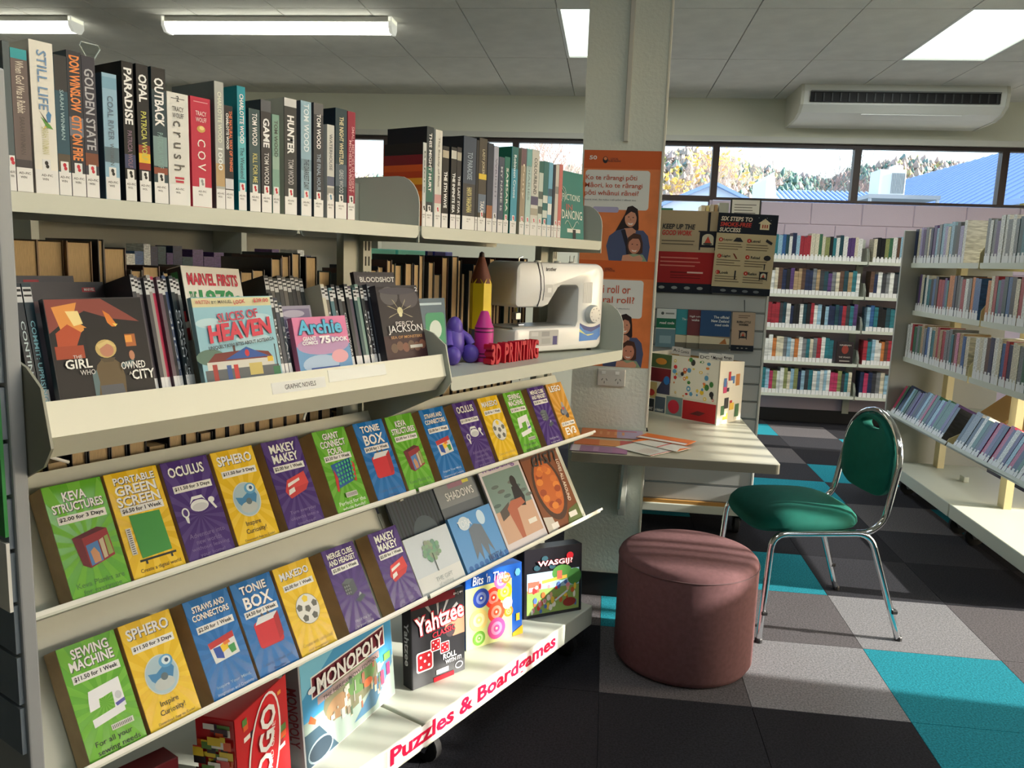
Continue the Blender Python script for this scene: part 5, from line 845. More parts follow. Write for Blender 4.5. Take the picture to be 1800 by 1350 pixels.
dl = MB().lathe([(.031, 0), (.031, .012), (.027, .02), (.001, .021)], 32, (.342, .118, 0), ax='z'); dl.build('dial', SGR, SW, smooth=True)
for k in range(9): MB().lathe([(.0022, .0205), (.0022, .0212)], 8, (.342+.02*math.cos(k*.7), .118+.02*math.sin(k*.7), 0)).build('dial_mark', M((160, 162, 164), .5), bpy.data.objects['dial'])
text(SW.children[0], 'brother', .145, .264, .045, .012, INK, .0012, bold=.02)
MB().tube([(.085, .284, .0008), (.1, .24, .0008), (.104, .2, .0008), (.1, .17, .0008), (.09, .146, .0008)], .0016, 6).build('groove', INK, SW); MB().tube([(.1, .284, .0008), (.114, .24, .0008), (.118, .2, .0008), (.113, .165, .0008)], .0008, 6).build('groove', INK, SW)
MB().tube([(.06, .145, -.06), (.06, .115, -.06)], .005, 8).build('presser_bar', CHROME, SW); MB().rbox((.05, .083, -.075), (.075, .088, -.04), .001, 1).build('presser_foot', CHROME, SW); MB().tube([(.07, .145, -.055), (.07, .09, -.055)], .0015, 6).build('needle', CHROME, SW)
MB().rbox((.045, .1, -.07), (.07, .125, -.05), .003, 1).build('needle_clamp', STEEL, SW)
for x in (.15, .24, .31): MB().lathe([(.012, .283), (.012, .289), (.001, .291)], 16, (x, 0, -.07), ax='y').build('bobbin_cap', WHITE, SW)
for x in (.33, .35): MB().tube([(x, .284, -.1), (x, .31, -.1)], .002, 6).build('spool_pin', WHITE, SW)
MB().tube([(.06, .284, -.06), (.06, .296, -.06), (.075, .3, -.06)], .0025, 6).build('thread_guide', CHROME, SW)
for x in (.05, .36):
    for z in (-.02, -.13): MB().lathe([(.008, -.006), (.008, .003)], 12, (x, 0, z), ax='y').build('foot', RUB, SW)
# ================================================================ POSTERS ON THE COLUMN
OR1, OR2 = (206, 96, 44), (222, 124, 66)
def people(pp):
    return [([pp(x, y) for x, y in ((300, 400), (312, 362), (335, 355), (362, 372), (368, 410), (372, 470), (360, 500), (300, 500), (255, 490), (275, 450))], (46, 34, 36)),
            ([pp(x, y) for x, y in ((216, 560), (228, 510), (262, 482), (305, 470), (350, 478), (395, 478), (420, 505), (432, 560), (425, 634), (232, 634))], (74, 84, 118)), ([pp(x, y) for x, y in ((300, 470), (322, 520), (345, 540), (360, 480), (340, 465))], (196, 140, 116)), ([pp(x, y) for x, y in ((285, 480), (312, 560), (322, 634), (338, 634), (330, 560), (306, 474))], (40, 38, 50)),
            ([pp(x, y) for x, y in ell(330, 420, 29, 42)], (206, 146, 120)), ([pp(x, y) for x, y in ((300, 410), (310, 378), (335, 368), (358, 384), (362, 420), (350, 392), (330, 385), (312, 400))], (46, 34, 36)),
            ([pp(x, y) for x, y in ell(320, 412, 4, 2.5, 8)], (50, 36, 36)), ([pp(x, y) for x, y in ell(342, 414, 4, 2.5, 8)], (50, 36, 36)), ([pp(x, y) for x, y in ((316, 440), (330, 445), (344, 441), (338, 452), (322, 451))], (240, 226, 220)), ([pp(x, y) for x, y in ((328, 416), (334, 428), (326, 430))], (186, 124, 100)),
            ([pp(x, y) for x, y in ((318, 560), (322, 515), (350, 492), (384, 500), (396, 540), (398, 590), (380, 600), (330, 600))], (76, 50, 42)), ([pp(x, y) for x, y in ((305, 634), (312, 604), (350, 596), (400, 600), (422, 634))], (140, 160, 130)),
            ([pp(x, y) for x, y in ell(356, 554, 30, 42)], (196, 132, 108)), ([pp(x, y) for x, y in ((324, 540), (340, 506), (370, 504), (388, 540), (376, 520), (345, 520))], (76, 50, 42)), ([pp(x, y) for x, y in ell(345, 548, 4, 2.5, 8)], (46, 32, 32)), ([pp(x, y) for x, y in ell(369, 550, 4, 2.5, 8)], (46, 32, 32)), ([pp(x, y) for x, y in ((342, 576), (356, 580), (370, 577), (364, 586), (348, 585))], (236, 220, 212)),
            ([pp(x, y) for x, y in ((296, 634), (300, 606), (330, 600), (352, 612), (385, 602), (402, 620), (396, 634))], (206, 148, 122))]
def eposter(z0, lab, lines_, sm):
    p = thing('poster', lab, 'poster', FR((-.121, 3.2985, z0), (1, 0)), 'orange posters on the column'); w, h = .305, .432
    def pp(x, y): return ((x-85)/377*w, (635-y)/548*h)
    sh = MB().box((0, 0, -.001), (w, h, 0)).build('sheet', M(OR2, .45, noise=.08, ns=14), p)
    pic(sh, [([pp(*q) for q in ((85, 85), (462, 85), (462, 175), (85, 175))][::-1], OR1), ([pp(x, y) for x, y in rrect(96, 182, 413, 378, 16)], (226, 226, 222)), ([pp(x, y) for x, y in rrect(140, 364, 268, 392, 10)], (176, 170, 206)), ([pp(x, y) for x, y in ell(190, 132, 13, 17)], (40, 34, 40)), ([pp(x, y) for x, y in ell(190, 126, 8, 8)], (226, 140, 90))]+people(pp), .0004, 'print', .00006)
    for s, x0, x1, y, hh in lines_: text(sh, s, (pp(x0, 0)[0]+pp(x1, 0)[0])/2, pp(0, y)[1], (x1-x0)/377*w, hh/548*h, M((198, 84, 50), .5), .0024, bold=.008)
    text(sh, '50', pp(130, 0)[0], pp(0, 122)[1], .03, .016, M((240, 226, 216), .5), .0024, bold=.03); text(sh, 'LOCAL\nELECTIONS', pp(235, 0)[0], pp(0, 132)[1], .05, .016, M((60, 40, 40), .5), .0024, bold=.01)
    text(sh, sm, pp(220, 0)[0], pp(0, 330)[1], .21, .008, M((96, 100, 116), .5), .0024, bold=0)
eposter(1.433, 'orange election poster high on the column reading Ko te rārangi pōti Māori', [('Ko te rārangi pōti', 98, 350, 222, 32), ('Māori, ko te rārangi', 96, 378, 260, 32), ('pōti whānui rānei?', 96, 362, 298, 32)], 'Haere mai, ka tuku i tō pōti i tēnei tau')
eposter(1.0, 'orange election poster lower on the column reading roll or general roll', [('Māori roll or', 110, 350, 230, 44), ('general roll?', 110, 372, 290, 44)], "Choose before this year's local elections")
# ================================================================ SLATWALL DISPLAY BEHIND THE DESK
EO = (.36, 4.25, 0); FE = FR(EO, (1, 0))
se = thing('slatwall_display', 'grey slatwall display stand on castors behind the desk', 'display stand', FE)
SG = M((182, 183, 180), .5); sb = MB().box((-.52, .17, -.03), (.455, 1.66, -.012)).build('back_board', M((96, 98, 98), .6), se)
for k in range(16): MB().rbox((-.52, .175+.093*k, -.012), (.455, .175+.093*k+.086, 0), .003, 1).build('slat', SG, se)
for k in range(16): MB().box((-.52, .175+.093*k-.004, -.003), (.455, .175+.093*k-.001, .0006)).build('slat_trim', M((176, 178, 176), .3, .6), se)
MB().rbox((.455, .17, -.05), (.467, 1.66, .004), .002, 1).build('edge_trim', M((214, 214, 206), .4), se)
MB().rbox((-.52, .11, -.62), (.46, .155, .03), .004).build('plinth', CREAM, se); MB().box((-.52, .155, -.6), (.46, .172, .02)).build('kick_strip', M((176, 130, 66), .5), se)
for x in (-.15, .4): caster(se, x, .11, -.02, r=.05); caster(se, x, .11, -.56, r=.05)
MB().box((-.5, 1.5, -.6), (.44, 1.515, -.03)).build('rear_shelf', CREAM2, se)
for k in range(4):
    c = ((40, 130, 96), (230, 226, 214), (236, 220, 160), (206, 200, 186))[k]
for k, (x, t, h, c, l) in enumerate([(-.2, .16, .205, (52, 140, 110), 'green book lying face out above the tan smoke poster'), (.105, .022, .225, (226, 214, 186), 'cream spine left of the white notice'), (.13, .016, .225, (236, 220, 150), 'yellowish spine left of the white notice'), (.15, .02, .23, (210, 200, 180), 'beige spine left of the white notice'), (.172, .018, .23, (180, 150, 110), 'tan spine left of the white notice'), (.196, .05, .24, (190, 194, 184), 'wide grey green book beside the white notice')]):
    b = thing('book', l, 'book', FE @ T(x, 1.5155, -.1), 'books behind the smoke posters'); MB().box((0, 0, -.16), (t-.001, h, 0)).build('cover', M(c, .35), b); MB().box((.002, h, -.158), (t-.003, h+.0006, -.003)).build('pages', PAGEW, b)
nt_ = thing('notice_sign', 'small white notice in a dark frame above the smoke-free poster', 'sign', FE @ T(.252, 1.5155, -.08) @ RX(-R(4)))
MB().box((0, 0, -.004), (.155, .265, 0)).build('frame', M((44, 46, 44), .4), nt_); ns_ = MB().box((.008, .006, 0), (.147, .258, .001)).build('sheet', PAPER, nt_); pic(ns_, lines(.02, .235, .135, 6, .014, .004, (120, 120, 118)), .0014)
def stand_poster(x0, w, h, z0, lab, zt, draw, rot=0, tilt=-3):
    p = thing('poster', lab, 'poster', FE @ T(x0, z0, zt) @ RZ(R(rot)) @ RX(R(tilt)*-1), 'smoke-free heating posters'); s = MB().box((0, 0, -.0015), (w, h, 0)).build('sheet', M((176, 156, 126), .5), p); draw(s, w, h); return p
TAN, NAV, REDP = (178, 158, 128), (24, 30, 42), (158, 32, 34)
def stove(x, y, s, inner=(206, 196, 170)): return [(rect(x-s*.5, y-s*.45, x+s*.5, y+s*.45), (30, 30, 40)), ([(x-s*.34, y-s*.3), (x+s*.34, y-s*.3), (x+s*.34, y+s*.1)]+[(x+s*.34*math.cos(R(a)), y+s*.1+s*.25*math.sin(R(a))) for a in range(0, 181, 20)], inner), ([(x-s*.2, y-s*.2), (x, y+s*.22), (x+s*.2, y-s*.2)], (196, 74, 56)), (ell(x, y-s*.24, s*.28, s*.07, 10), (70, 66, 62)), (rect(x-s*.58, y+s*.45, x+s*.58, y+s*.52), (30, 30, 40)), (rect(x-s*.5, y-s*.62, x-s*.42, y-s*.45), (30, 30, 40)), (rect(x+s*.42, y-s*.62, x+s*.5, y-s*.45), (30, 30, 40))]
def d1(s, w, h):
    pic(s, [(rect(0, 0, w, h*.5), REDP), (rect(0, 0, w, h*.115), NAV)]+stove(.262, .272, .085)+[(rect(.255, .31, .268, .41), (30, 30, 40))]+lines(.03, .265, .2, 2, .016, .005, (96, 84, 70), 3, .1)+lines(.03, .18, .24, 3, .02, .006, (206, 120, 110), 4, .4)+[(rect(.085, .1, .25, .107), (110, 20, 24)), (rect(.17, .1, .25, .108), (226, 190, 180))]+lines(.085, .09, .25, 2, .012, .004, (110, 20, 24), 5, .1)+[(ell(.045+.065*k, .024, .016, .008, 10), (150, 152, 150)) for k in range(4)], .0004, 'print', .00006)
    text(s, 'KEEP UP THE', .112, .334, .165, .026, INK, .0024, bold=.03, shear=.15); text(s, 'GOOD WORK', .105, .303, .15, .026, M((190, 44, 40), .5), .0024, bold=.03, shear=.15)
def d2(s, w, h):
    sh = [(rect(0, 0, w, h), (196, 178, 142)), (rect(0, h-.1, w, h), NAV), (rect(0, 0, w, .035), NAV)]
    sh += [([(.21, .33), (.21, .36), (.2, .36), (.232, .385), (.264, .36), (.255, .36), (.255, .33)], (222, 206, 170))]+[(rect(.22+.011*k, .338, .226+.011*k, .355), (170, 60, 40)) for k in range(3)]+[(ell(.2+.02*k, .388-.01*(k % 2), .0015, .0015, 6), (200, 210, 220)) for k in range(4)]
    for i in range(2):
        for j in range(3):
            x, y = .024+.14*i, .272-.082*j; sh += [(ell(x, y, .0105, .0105, 14), (196, 66, 54))]+lines(x-.012, y-.018, x+.115, 3, .0125, .004, (120, 104, 84), 7+3*i+j, .3)
    sh += [([(.085, .265), (.1, .285), (.12, .285), (.135, .265)], (44, 42, 46)), ([(.245, .272), (.275, .255), (.28, .268), (.25, .285)], (44, 42, 46)), ([(.09, .205), (.098, .205), (.115, .18), (.108, .178)], (130, 60, 50)), (ell(.262, .19, .018, .014, 8), (44, 42, 46)), (rect(.108, .075, .115, .12), (36, 36, 46)), (rect(.25, .13, .255, .16), (30, 30, 40))]+stove(.252, .1, .04)+[(ell(.06+.055*k, .017, .015, .007, 10), (120, 124, 128)) for k in range(4)]
    pic(s, sh, .0004, 'print', .00006)
    text(s, 'SIX STEPS TO', .092, h-.028, .155, .022, M((226, 216, 196), .5), .0036, bold=.03, shear=.15); text(s, 'SMOKE-FREE', .09, h-.056, .155, .022, M((196, 60, 50), .5), .0036, bold=.03, shear=.15); text(s, 'SUCCESS', .064, h-.083, .105, .021, M((226, 216, 196), .5), .0036, bold=.03, shear=.15)
    for k, (a, x, y) in enumerate((('Layer', .06, .272), ('Light', .058, .19), ('Look', .055, .108), ('Level', .196, .272), ('Reload', .203, .19), ('Relax', .198, .108))):
        text(s, a, x, y, .045, .014, INK, .0036, bold=.015); text(s, '135246'[k], x-.036 if x < .1 else .164, y, .005, .009, M((236, 220, 200), .5), .0036, bold=.02)
stand_poster(-.128, .305, .415, 1.287, 'tan and red poster reading KEEP UP THE GOOD WORK on the slatwall', .02, d1)
stand_poster(.168, .295, .405, 1.292, 'navy and tan poster reading SIX STEPS TO SMOKE-FREE SUCCESS', .03, d2, rot=-1.2)
def leafl(x, w, h, z0, zt, col, lab, draw):
    p = thing('leaflet', lab, 'leaflet', FE @ T(x, z0, zt) @ RX(-R(5)), 'leaflets on the slatwall'); s = MB().box((0, 0, -.003), (w, h, 0)).build('cover', M(col, .4), p); draw(s, w, h)
def scen(s, w, h, sky=(214, 200, 170)): return [(rect(0, 0, w, h*.34), sky), (rect(0, 0, w, h*.14), (110, 104, 90)), ([(w*.0, h*.34), (w, h*.3), (w, h*.34)], (150, 130, 100))]
leafl(-.097, .1, .2, 1.0, .03, (226, 226, 222), 'white and green road code leaflet leftmost on the slatwall', lambda s, w, h: (pic(s, [(rect(0, .1, w, .15), (30, 110, 80)), (rect(0, 0, w, .095), (110, 140, 150)), (rect(.02, .02, .08, .06), (150, 176, 184)), (ell(.03, .176, .008, .008, 12), (90, 96, 90)), (rect(.045, .172, .09, .18), (140, 144, 140))], .0006), text(s, 'road code', .055, .127, .075, .014, PAPER, .002, bold=.02)))
leafl(.005, .1, .2, 1.0, .022, (44, 140, 150), 'teal road code leaflet on the slatwall', lambda s, w, h: (pic(s, scen(s, w, h), .0006), text(s, 'The official', .06, .15, .06, .012, PAPER, .002, bold=.01)))
leafl(.063, .1, .2, 1.0, .028, (108, 40, 46), 'maroon road code leaflet on the slatwall', lambda s, w, h: (pic(s, scen(s, w, h), .0006), text(s, 'Ngā tohu', .04, .165, .06, .012, PAPER, .002, bold=.01), text(s, 'waka', .04, .148, .04, .012, PAPER, .002, bold=.01)))
leafl(.128, .153, .2, 1.0, .034, (26, 70, 116), 'navy leaflet titled The official New Zealand road code', lambda s, w, h: (pic(s, scen(s, w, h)+[([(.1, .03), (.13, .06), (.14, .03)], (176, 110, 60))], .0006), text(s, 'The official', .105, .168, .078, .014, PAPER, .002, bold=.02), text(s, 'New Zealand', .1, .148, .09, .014, PAPER, .002, bold=.02), text(s, 'road code', .11, .128, .07, .013, PAPER, .002, bold=.02)))
leafl(.29, .115, .2, .998, .03, (186, 160, 136), 'tan hanging card about burning less, rightmost on the slatwall', lambda s, w, h: (pic(s, [(rect(0, 0, w, .03), NAV)]+stove(.058, .085, .04, (176, 150, 126))+lines(.03, .185, .09, 2, .01, .004, (120, 100, 84))+[(ell(.035+.022*k, .015, .006, .003, 8), (150, 140, 130)) for k in range(3)], .0006), text(s, 'BURN LITTLE', .058, .15, .07, .011, INK, .003, bold=.03), text(s, 'WARMER', .058, .136, .05, .01, INK, .003, bold=.03)))
MB().tube([(.345, 1.2, .03), (.345, 1.215, .028), (.345, 1.26, .004)], .002, 6).build('peg_hook', INK, se)
# ================================================================ DESK
dk = thing('desk', 'pale wall desk fixed to the column with leaflets and a box on it', 'desk', T(.27, 3.2, 0))
DKT = M((190, 186, 168), .35, noise=.03, ns=20, stretch=(1, 12, 1)); DKE = M((120, 116, 102), .5)
poly = [(-.098, 2.85)]+arc(.63, 2.865, .015, 270, 360, 4)+[(.645, 3.86), (.2, 3.86), (.2, 3.295), (-.098, 3.295)]
MB().prism(poly, .7335, .7355).build('desk_top', DKT, dk, off=(.27, 3.2, 0)); MB().prism(poly, .7, .7335).build('desk_edge', DKE, dk, off=(.27, 3.2, 0))
br = MB().prism([(3.296, .4), (3.296, .7), (2.95, .7), (2.95, .68), (3.27, .4)], .09, .1); b2 = MB(); b2.v = [(p[2], p[0], p[1]) for p in br.v]; b2.f = br.f; b2.m = br.m; b2.build('support_bracket', CREAM2, dk, off=(.27, 3.2, 0))
MB().box((.205, 3.84, .69), (.64, 3.86, .72)).build('rear_rail', CREAM2, dk, off=(.27, 3.2, 0)); MB().box((.2, 3.3, .62), (.21, 3.84, .7)).build('support_bracket', CREAM2, dk, off=(.27, 3.2, 0))
# collaged box with divider cards
bxd = (.8, -.6); BX = thing('collage_box', 'open cardboard box covered in colourful comic collage on the desk', 'box', FR((.504-.8*.375, 3.515+.6*.375, .7358), bxd)); W2, H2, D2 = .375, .285, .22
CB1 = M((222, 218, 204), .55)
fp = MB().box((0, 0, -.004), (W2, H2, 0)).build('front_wall', CB1, BX); rp_ = MB().prism([(0, 0), (0, H2), (-D2*.5, H2*.97), (-D2, H2*.94), (-D2, 0)], W2-.004, W2, 'x').build('side_wall', CB1, BX)
MB().box((0, 0, -D2), (W2-.004, H2*.94, -D2+.004)).build('rear_wall', M((150, 116, 66), .7), BX); MB().box((0, 0, -D2+.004), (.004, H2, -.004)).build('side_wall', CB1, BX); MB().box((.004, 0, -D2+.004), (W2-.004, .004, -.004)).build('base', CARD, BX)
rg = random.Random(6); sh = [(rect(.0, .22, .13, .283), (76, 96, 60)), (ell(.075, .25, .03, .015), (200, 130, 50)), (rect(.0, .155, .13, .218), (110, 30, 38)), ([(.05, .1), (.13, .1), (.128, .16), (.1, .18), (.08, .15)], (60, 60, 84)), (ell(.11, .165, .016, .02), (40, 110, 180)), (rect(.0, .075, .06, .15), (206, 180, 120)), (ell(.03, .1, .02, .016), (190, 60, 50)), (rect(.0, .012, .05, .07), (60, 60, 62)), (rect(.055, .012, .11, .085), (84, 96, 110)), (rect(.115, .01, .2, .095), (120, 140, 140)), (ell(.155, .05, .03, .032), (190, 44, 66)), (rect(.203, .004, .37, .09), (166, 26, 34)), ([(.24, .03), (.28, .05), (.32, .045), (.29, .028)], (90, 30, 34)), (rect(.135, .1, .37, .283), (232, 228, 216))]
for k in range(46):
    x, y = rg.uniform(.145, .36), rg.uniform(.105, .275); c = rg.choice([(230, 190, 40), (200, 40, 50), (60, 120, 60), (90, 150, 190), (40, 40, 44), (230, 200, 90), (206, 206, 200), (220, 130, 60)]); r = rg.uniform(.004, .012)
    sh.append((ell(x, y, r, r*rg.uniform(.6, 1.3), rg.choice([5, 8, 12])), c))
    if rg.random() < .35: sh.append((ell(x, y, r*.5, r*.5, 8), (240, 236, 226)))
pic(fp, sh, .0005, 'collage', .00005); text(fp, 'VARIANT', .024, .025, .045, .014, PAPER, .0045, bold=.03); text(fp, 'A VARIANT', .082, .024, .045, .012, PAPER, .0045, bold=.03)
m = MB(); cols = [(190, 44, 50), (40, 40, 46), (70, 120, 180), (230, 190, 70), (226, 222, 210), (60, 110, 70), (200, 130, 60), (196, 60, 110)]
for k in range(14):
    z0, y0 = -rg.uniform(.005, .17), rg.uniform(.01, .21); a, b = rg.uniform(.02, .05), rg.uniform(.025, .06); x_ = W2+.0004+.0001*k
    m.add([(x_, y0, z0), (x_, y0, z0-a), (x_, y0+b, z0-a), (x_, y0+b, z0)], [(0, 1, 2, 3)], k % 8)
m.build('collage', [M(c, .4) for c in cols], rp_)
for k, (z, x, tx, c) in enumerate([(-.05, .23, 'DC', (236, 234, 230)), (-.075, .28, 'Marvel', (230, 228, 224)), (-.1, .25, 'M-Z', (236, 234, 230)), (-.125, .3, 'Manga', (232, 230, 226)), (-.16, .06, 'Comics', (234, 230, 226)), (-.19, .0, 'A-Z', (230, 226, 222))]):
    dc = thing('divider_card', 'white tabbed divider card in the collage box, %s from the front' % ordn(k+1), 'divider card', BX.matrix_basis @ T(.008, .005, z), 'divider cards in the collage box')
    MB().box((0, 0, -.0008), (W2-.02, .262, 0)).build('card', M((178, 140, 84), .7), dc); tb = MB().rbox((x, .262, -.0012), (x+.06, .298, 0), .0005, 1).build('tab', M(c, .5), dc); text(tb, tx, x+.03, .282, .045, .014, INK, .0006, bold=.01)
# leaflets on the desk
def desk_leaf(cx, cy, w, h, rot, k, lab, base, sh):
    p = thing('leaflet', lab, 'leaflet', T(cx, cy, .7358+.0016*k) @ RZ(R(rot)), 'leaflets spread on the desk'); s = MB().box((-w/2, -h/2, 0), (w/2, h/2, .0014)).build('sheet', M(base, .35), p); pic(s, sh, .0018)
desk_leaf(.05, 3.2, .25, .16, -1, 1, 'orange and lilac leaflet at the back of the desk pile', (206, 140, 90), [(rect(-.125, -.08, .02, .08), (214, 130, 80)), (rect(.02, -.08, .125, .08), (176, 160, 190)), (rect(-.02, .045, .1, .058), (200, 60, 80))]+[(rect(-.08+.03*k, -.03, -.07+.03*k, .03), (226, 160, 110)) for k in range(5)])
desk_leaf(.02, 3.03, .23, .1, -1, 0, 'orange leaflet at the front left of the desk', (214, 140, 70), [(rect(-.115, -.05, -.02, .05), (206, 110, 60)), (rect(.06, -.05, .115, .05), (200, 90, 90))])
desk_leaf(.0, 2.91, .21, .1, -2, 1, 'purple leaflet at the front edge of the desk', (140, 96, 140), [(rect(-.1, -.05, -.07, .05), (200, 190, 196)), (rect(-.02, -.04, .0, .03), (176, 140, 176)), (rect(.05, -.05, .104, .05), (160, 110, 150))])
desk_leaf(.165, 2.95, .13, .17, 50, 2, 'white folded form with red lines at the front of the desk', (222, 222, 214), [(rect(-.05+.016*k, -.06, -.047+.016*k, .0), (206, 150, 140)) for k in range(5)]+[(rect(-.065, -.085, .065, -.08), (200, 60, 60))])
desk_leaf(.235, 3.03, .1, .21, 52, 4, 'white leaflet with an orange tip in the middle of the desk', (226, 224, 216), [([(-.05, .105), (.05, .105), (.05, .07), (-.05, .09)], (232, 120, 40)), (rect(-.05, -.02, .05, -.012), (200, 70, 60)), ([(-.05, -.105), (.05, -.105), (.0, -.085)], (232, 120, 40))])
desk_leaf(.26, 3.12, .1, .21, 62, 6, 'orange leaflet fanned out at the back of the desk pile', (236, 120, 36), [(rect(-.05, -.1, -.02, .1), (226, 222, 214)), (rect(-.018, -.1, -.012, .1), (190, 50, 50))])
# ================================================================ POUFS
def pouf(c, r, h, col, lab):
    p = thing('pouf', lab, 'pouf', T(c[0], c[1], 0)); fm = M(col, .95, noise=.08, ns=60, bump=.25, bs=900, spec=.15)
    MB().lathe([(r*.5, 0), (r-.03, .0), (r-.012, .008), (r, .03), (r, h-.035)], 64).build('body', fm, p, smooth=True)
    MB().lathe([(r, h-.035), (r-.004, h-.016), (r-.014, h-.006), (r-.03, h), (r*.5, h+.006), (.001, h+.008)], 64).build('seat_cushion', fm, p, smooth=True)
    MB().tube([((r+.0005)*math.cos(a*.0982), (r+.0005)*math.sin(a*.0982), h-.03) for a in range(64)], .002, 6, True).build('piping', M(tuple(int(x*.85) for x in col), .9), p)
pouf((.342, 2.81), .248, .413, (108, 78, 80), 'round dusty pink fabric pouf in front of the desk')
pouf((-1.95, 1.98), .25, .42, (84, 28, 58), 'dark maroon pouf in the shade at the left edge of the photo')
# ================================================================ CHAIR
ch = thing('chair', 'chrome framed chair with emerald green upholstered seat and oval backrest', 'chair', T(.876, 3.284, 0) @ RZ(math.atan2(-.216, -.976)))
def bez(pts, n=6):                         # rounded polyline
    out = [Vector(pts[0])]
    for i in range(1, len(pts)-1):
        p, a, b = Vector(pts[i]), Vector(pts[i-1]), Vector(pts[i+1]); r = min(.06, (a-p).length*.45, (b-p).length*.45); s, e = p+(a-p).normalized()*r, p+(b-p).normalized()*r
        out += [s*(1-t)**2+p*2*t*(1-t)+e*t*t for t in [k/n for k in range(n+1)]]
    return out+[Vector(pts[-1])]
for s in (1, -1):
    MB().tube(bez([(.285, s*.245, 0), (.26, s*.232, .43), (-.135, s*.225, .43), (-.285, s*.245, 0)]), .0125, 12).build('leg_frame', CHROME, ch, smooth=True)
    for x in (.285, -.285): MB().lathe([(.0145, 0), (.0145, .014), (.012, .018)], 12, (x-.0, s*.245, 0)).build('foot_cap', M((40, 40, 42), .5), ch)
    for x, z in ((.274, .12), (-.252, .12)): MB().rbox((x-.012, s*.243-.016, z-.008), (x+.012, s*.243+.016, z+.008), .003, 1).build('stacking_stop', BLACK, ch)
hoop = bez([(.05, .205, .43), (-.14, .205, .425), (-.2, .203, .47), (-.235, .2, .68)])
top = [(-.2365-.008*math.sin(R(a)), .2*math.cos(R(a)), .69+.182*math.sin(R(a))) for a in range(0, 181, 12)]
MB().tube(hoop+[Vector(t) for t in top]+[Vector((v.x, -v.y, v.z)) for v in hoop[::-1]], .0125, 12).build('back_hoop', CHROME, ch, smooth=True)
GRN = M((6, 92, 80), .85, noise=.05, ns=30, bump=.15, bs=700, spec=.25)
# seat cushion: rounded trapezoid, domed
def seat_ring(k, z, n=44):
    out = []
    for i in range(n):
        a = 2*math.pi*i/n; ca, sa = math.cos(a), math.sin(a); e = .55; x = math.copysign(abs(ca)**e, ca); y = math.copysign(abs(sa)**e, sa)
        wx = .218; wy = .232+.015*x; out.append((.082+x*wx*k, y*wy*k, z-(.03*x**4 if x > 0 else 0)*k*k))
    return out
rings = [seat_ring(.86, .437), seat_ring(.97, .442), seat_ring(1.0, .455), seat_ring(.985, .475), seat_ring(.92, .492), seat_ring(.75, .506), seat_ring(.45, .514), seat_ring(.15, .516)]
n = 44; m = MB(); m.add([p for r in rings for p in r], [tuple(range(n))[::-1], tuple(range((len(rings)-1)*n, len(rings)*n))]+[(i*n+j, i*n+(j+1) % n, (i+1)*n+(j+1) % n, (i+1)*n+j) for i in range(len(rings)-1) for j in range(n)])
m.build('seat', GRN, ch, smooth=True)
# backrest: domed pad with a hand hole
def back_outline(n=48):
    pts = []
    for i in range(n):
        a = 2*math.pi*i/n; ca, sa = math.cos(a), math.sin(a)
        if sa >= 0: y, z = .182*ca, .69+.168*sa
        else: e = .7; y, z = .182*math.copysign(abs(ca)**.42, ca), .69-.142*abs(sa)**.55-.006*(1-abs(ca))
        pts.append((y, z))
    return pts
ol = back_outline(); hc = (0, .818); hole = []
for (y, z) in ol:
    a = math.atan2(z-hc[1], y-hc[0]); hole.append((hc[0]+.062*math.cos(a), hc[1]+.019*math.sin(a)))
def bx_(y, z): return -.215-.1*(z-.55)
m = MB(); n = len(ol)
def lay(t, dx): return [(bx_(o[0]*(1-t)+h[0]*t, o[1]*(1-t)+h[1]*t)+dx, o[0]*(1-t)+h[0]*t, o[1]*(1-t)+h[1]*t) for o, h in zip(ol, hole)]
L_ = [lay(0, -.012), lay(0, .004), lay(.05, .016), lay(.25, .026), lay(.8, .026), lay(.97, .018), lay(1, .006), lay(1, -.012), lay(.97, -.022), lay(.5, -.026), lay(.06, -.02)]
m.add([p for r in L_ for p in r], [(i*n+j, i*n+(j+1) % n, ((i+1) % len(L_))*n+(j+1) % n, ((i+1) % len(L_))*n+j) for i in range(len(L_)) for j in range(n)])
m.build('backrest', GRN, ch, smooth=True)
# clear sign holder behind the novels
sh_ = thing('sign_holder', 'clear plastic sign holder rising behind the dark novels', 'sign holder', PA(.8, 1.4955, -1.455))
MB().tube([(0, 0, 0), (0, .245, 0)], .002, 8).build('stem', M((206, 212, 210), .2), sh_); MB().prism([(-.004, .245), (.004, .245), (.018, .268), (.015, .274), (-.015, .274), (-.018, .268)], -.0015, .0015).build('clip', ACRY, sh_); MB().tube([(-.004, .245, 0), (-.018, .268, 0), (-.015, .274, 0), (.015, .274, 0), (.018, .268, 0), (.004, .245, 0)], .0012, 6, True).build('clip_rim', M((206, 212, 210), .2), sh_); MB().lathe([(.012, 0), (.012, .003)], 12, ax='y').build('base', STEEL, sh_)
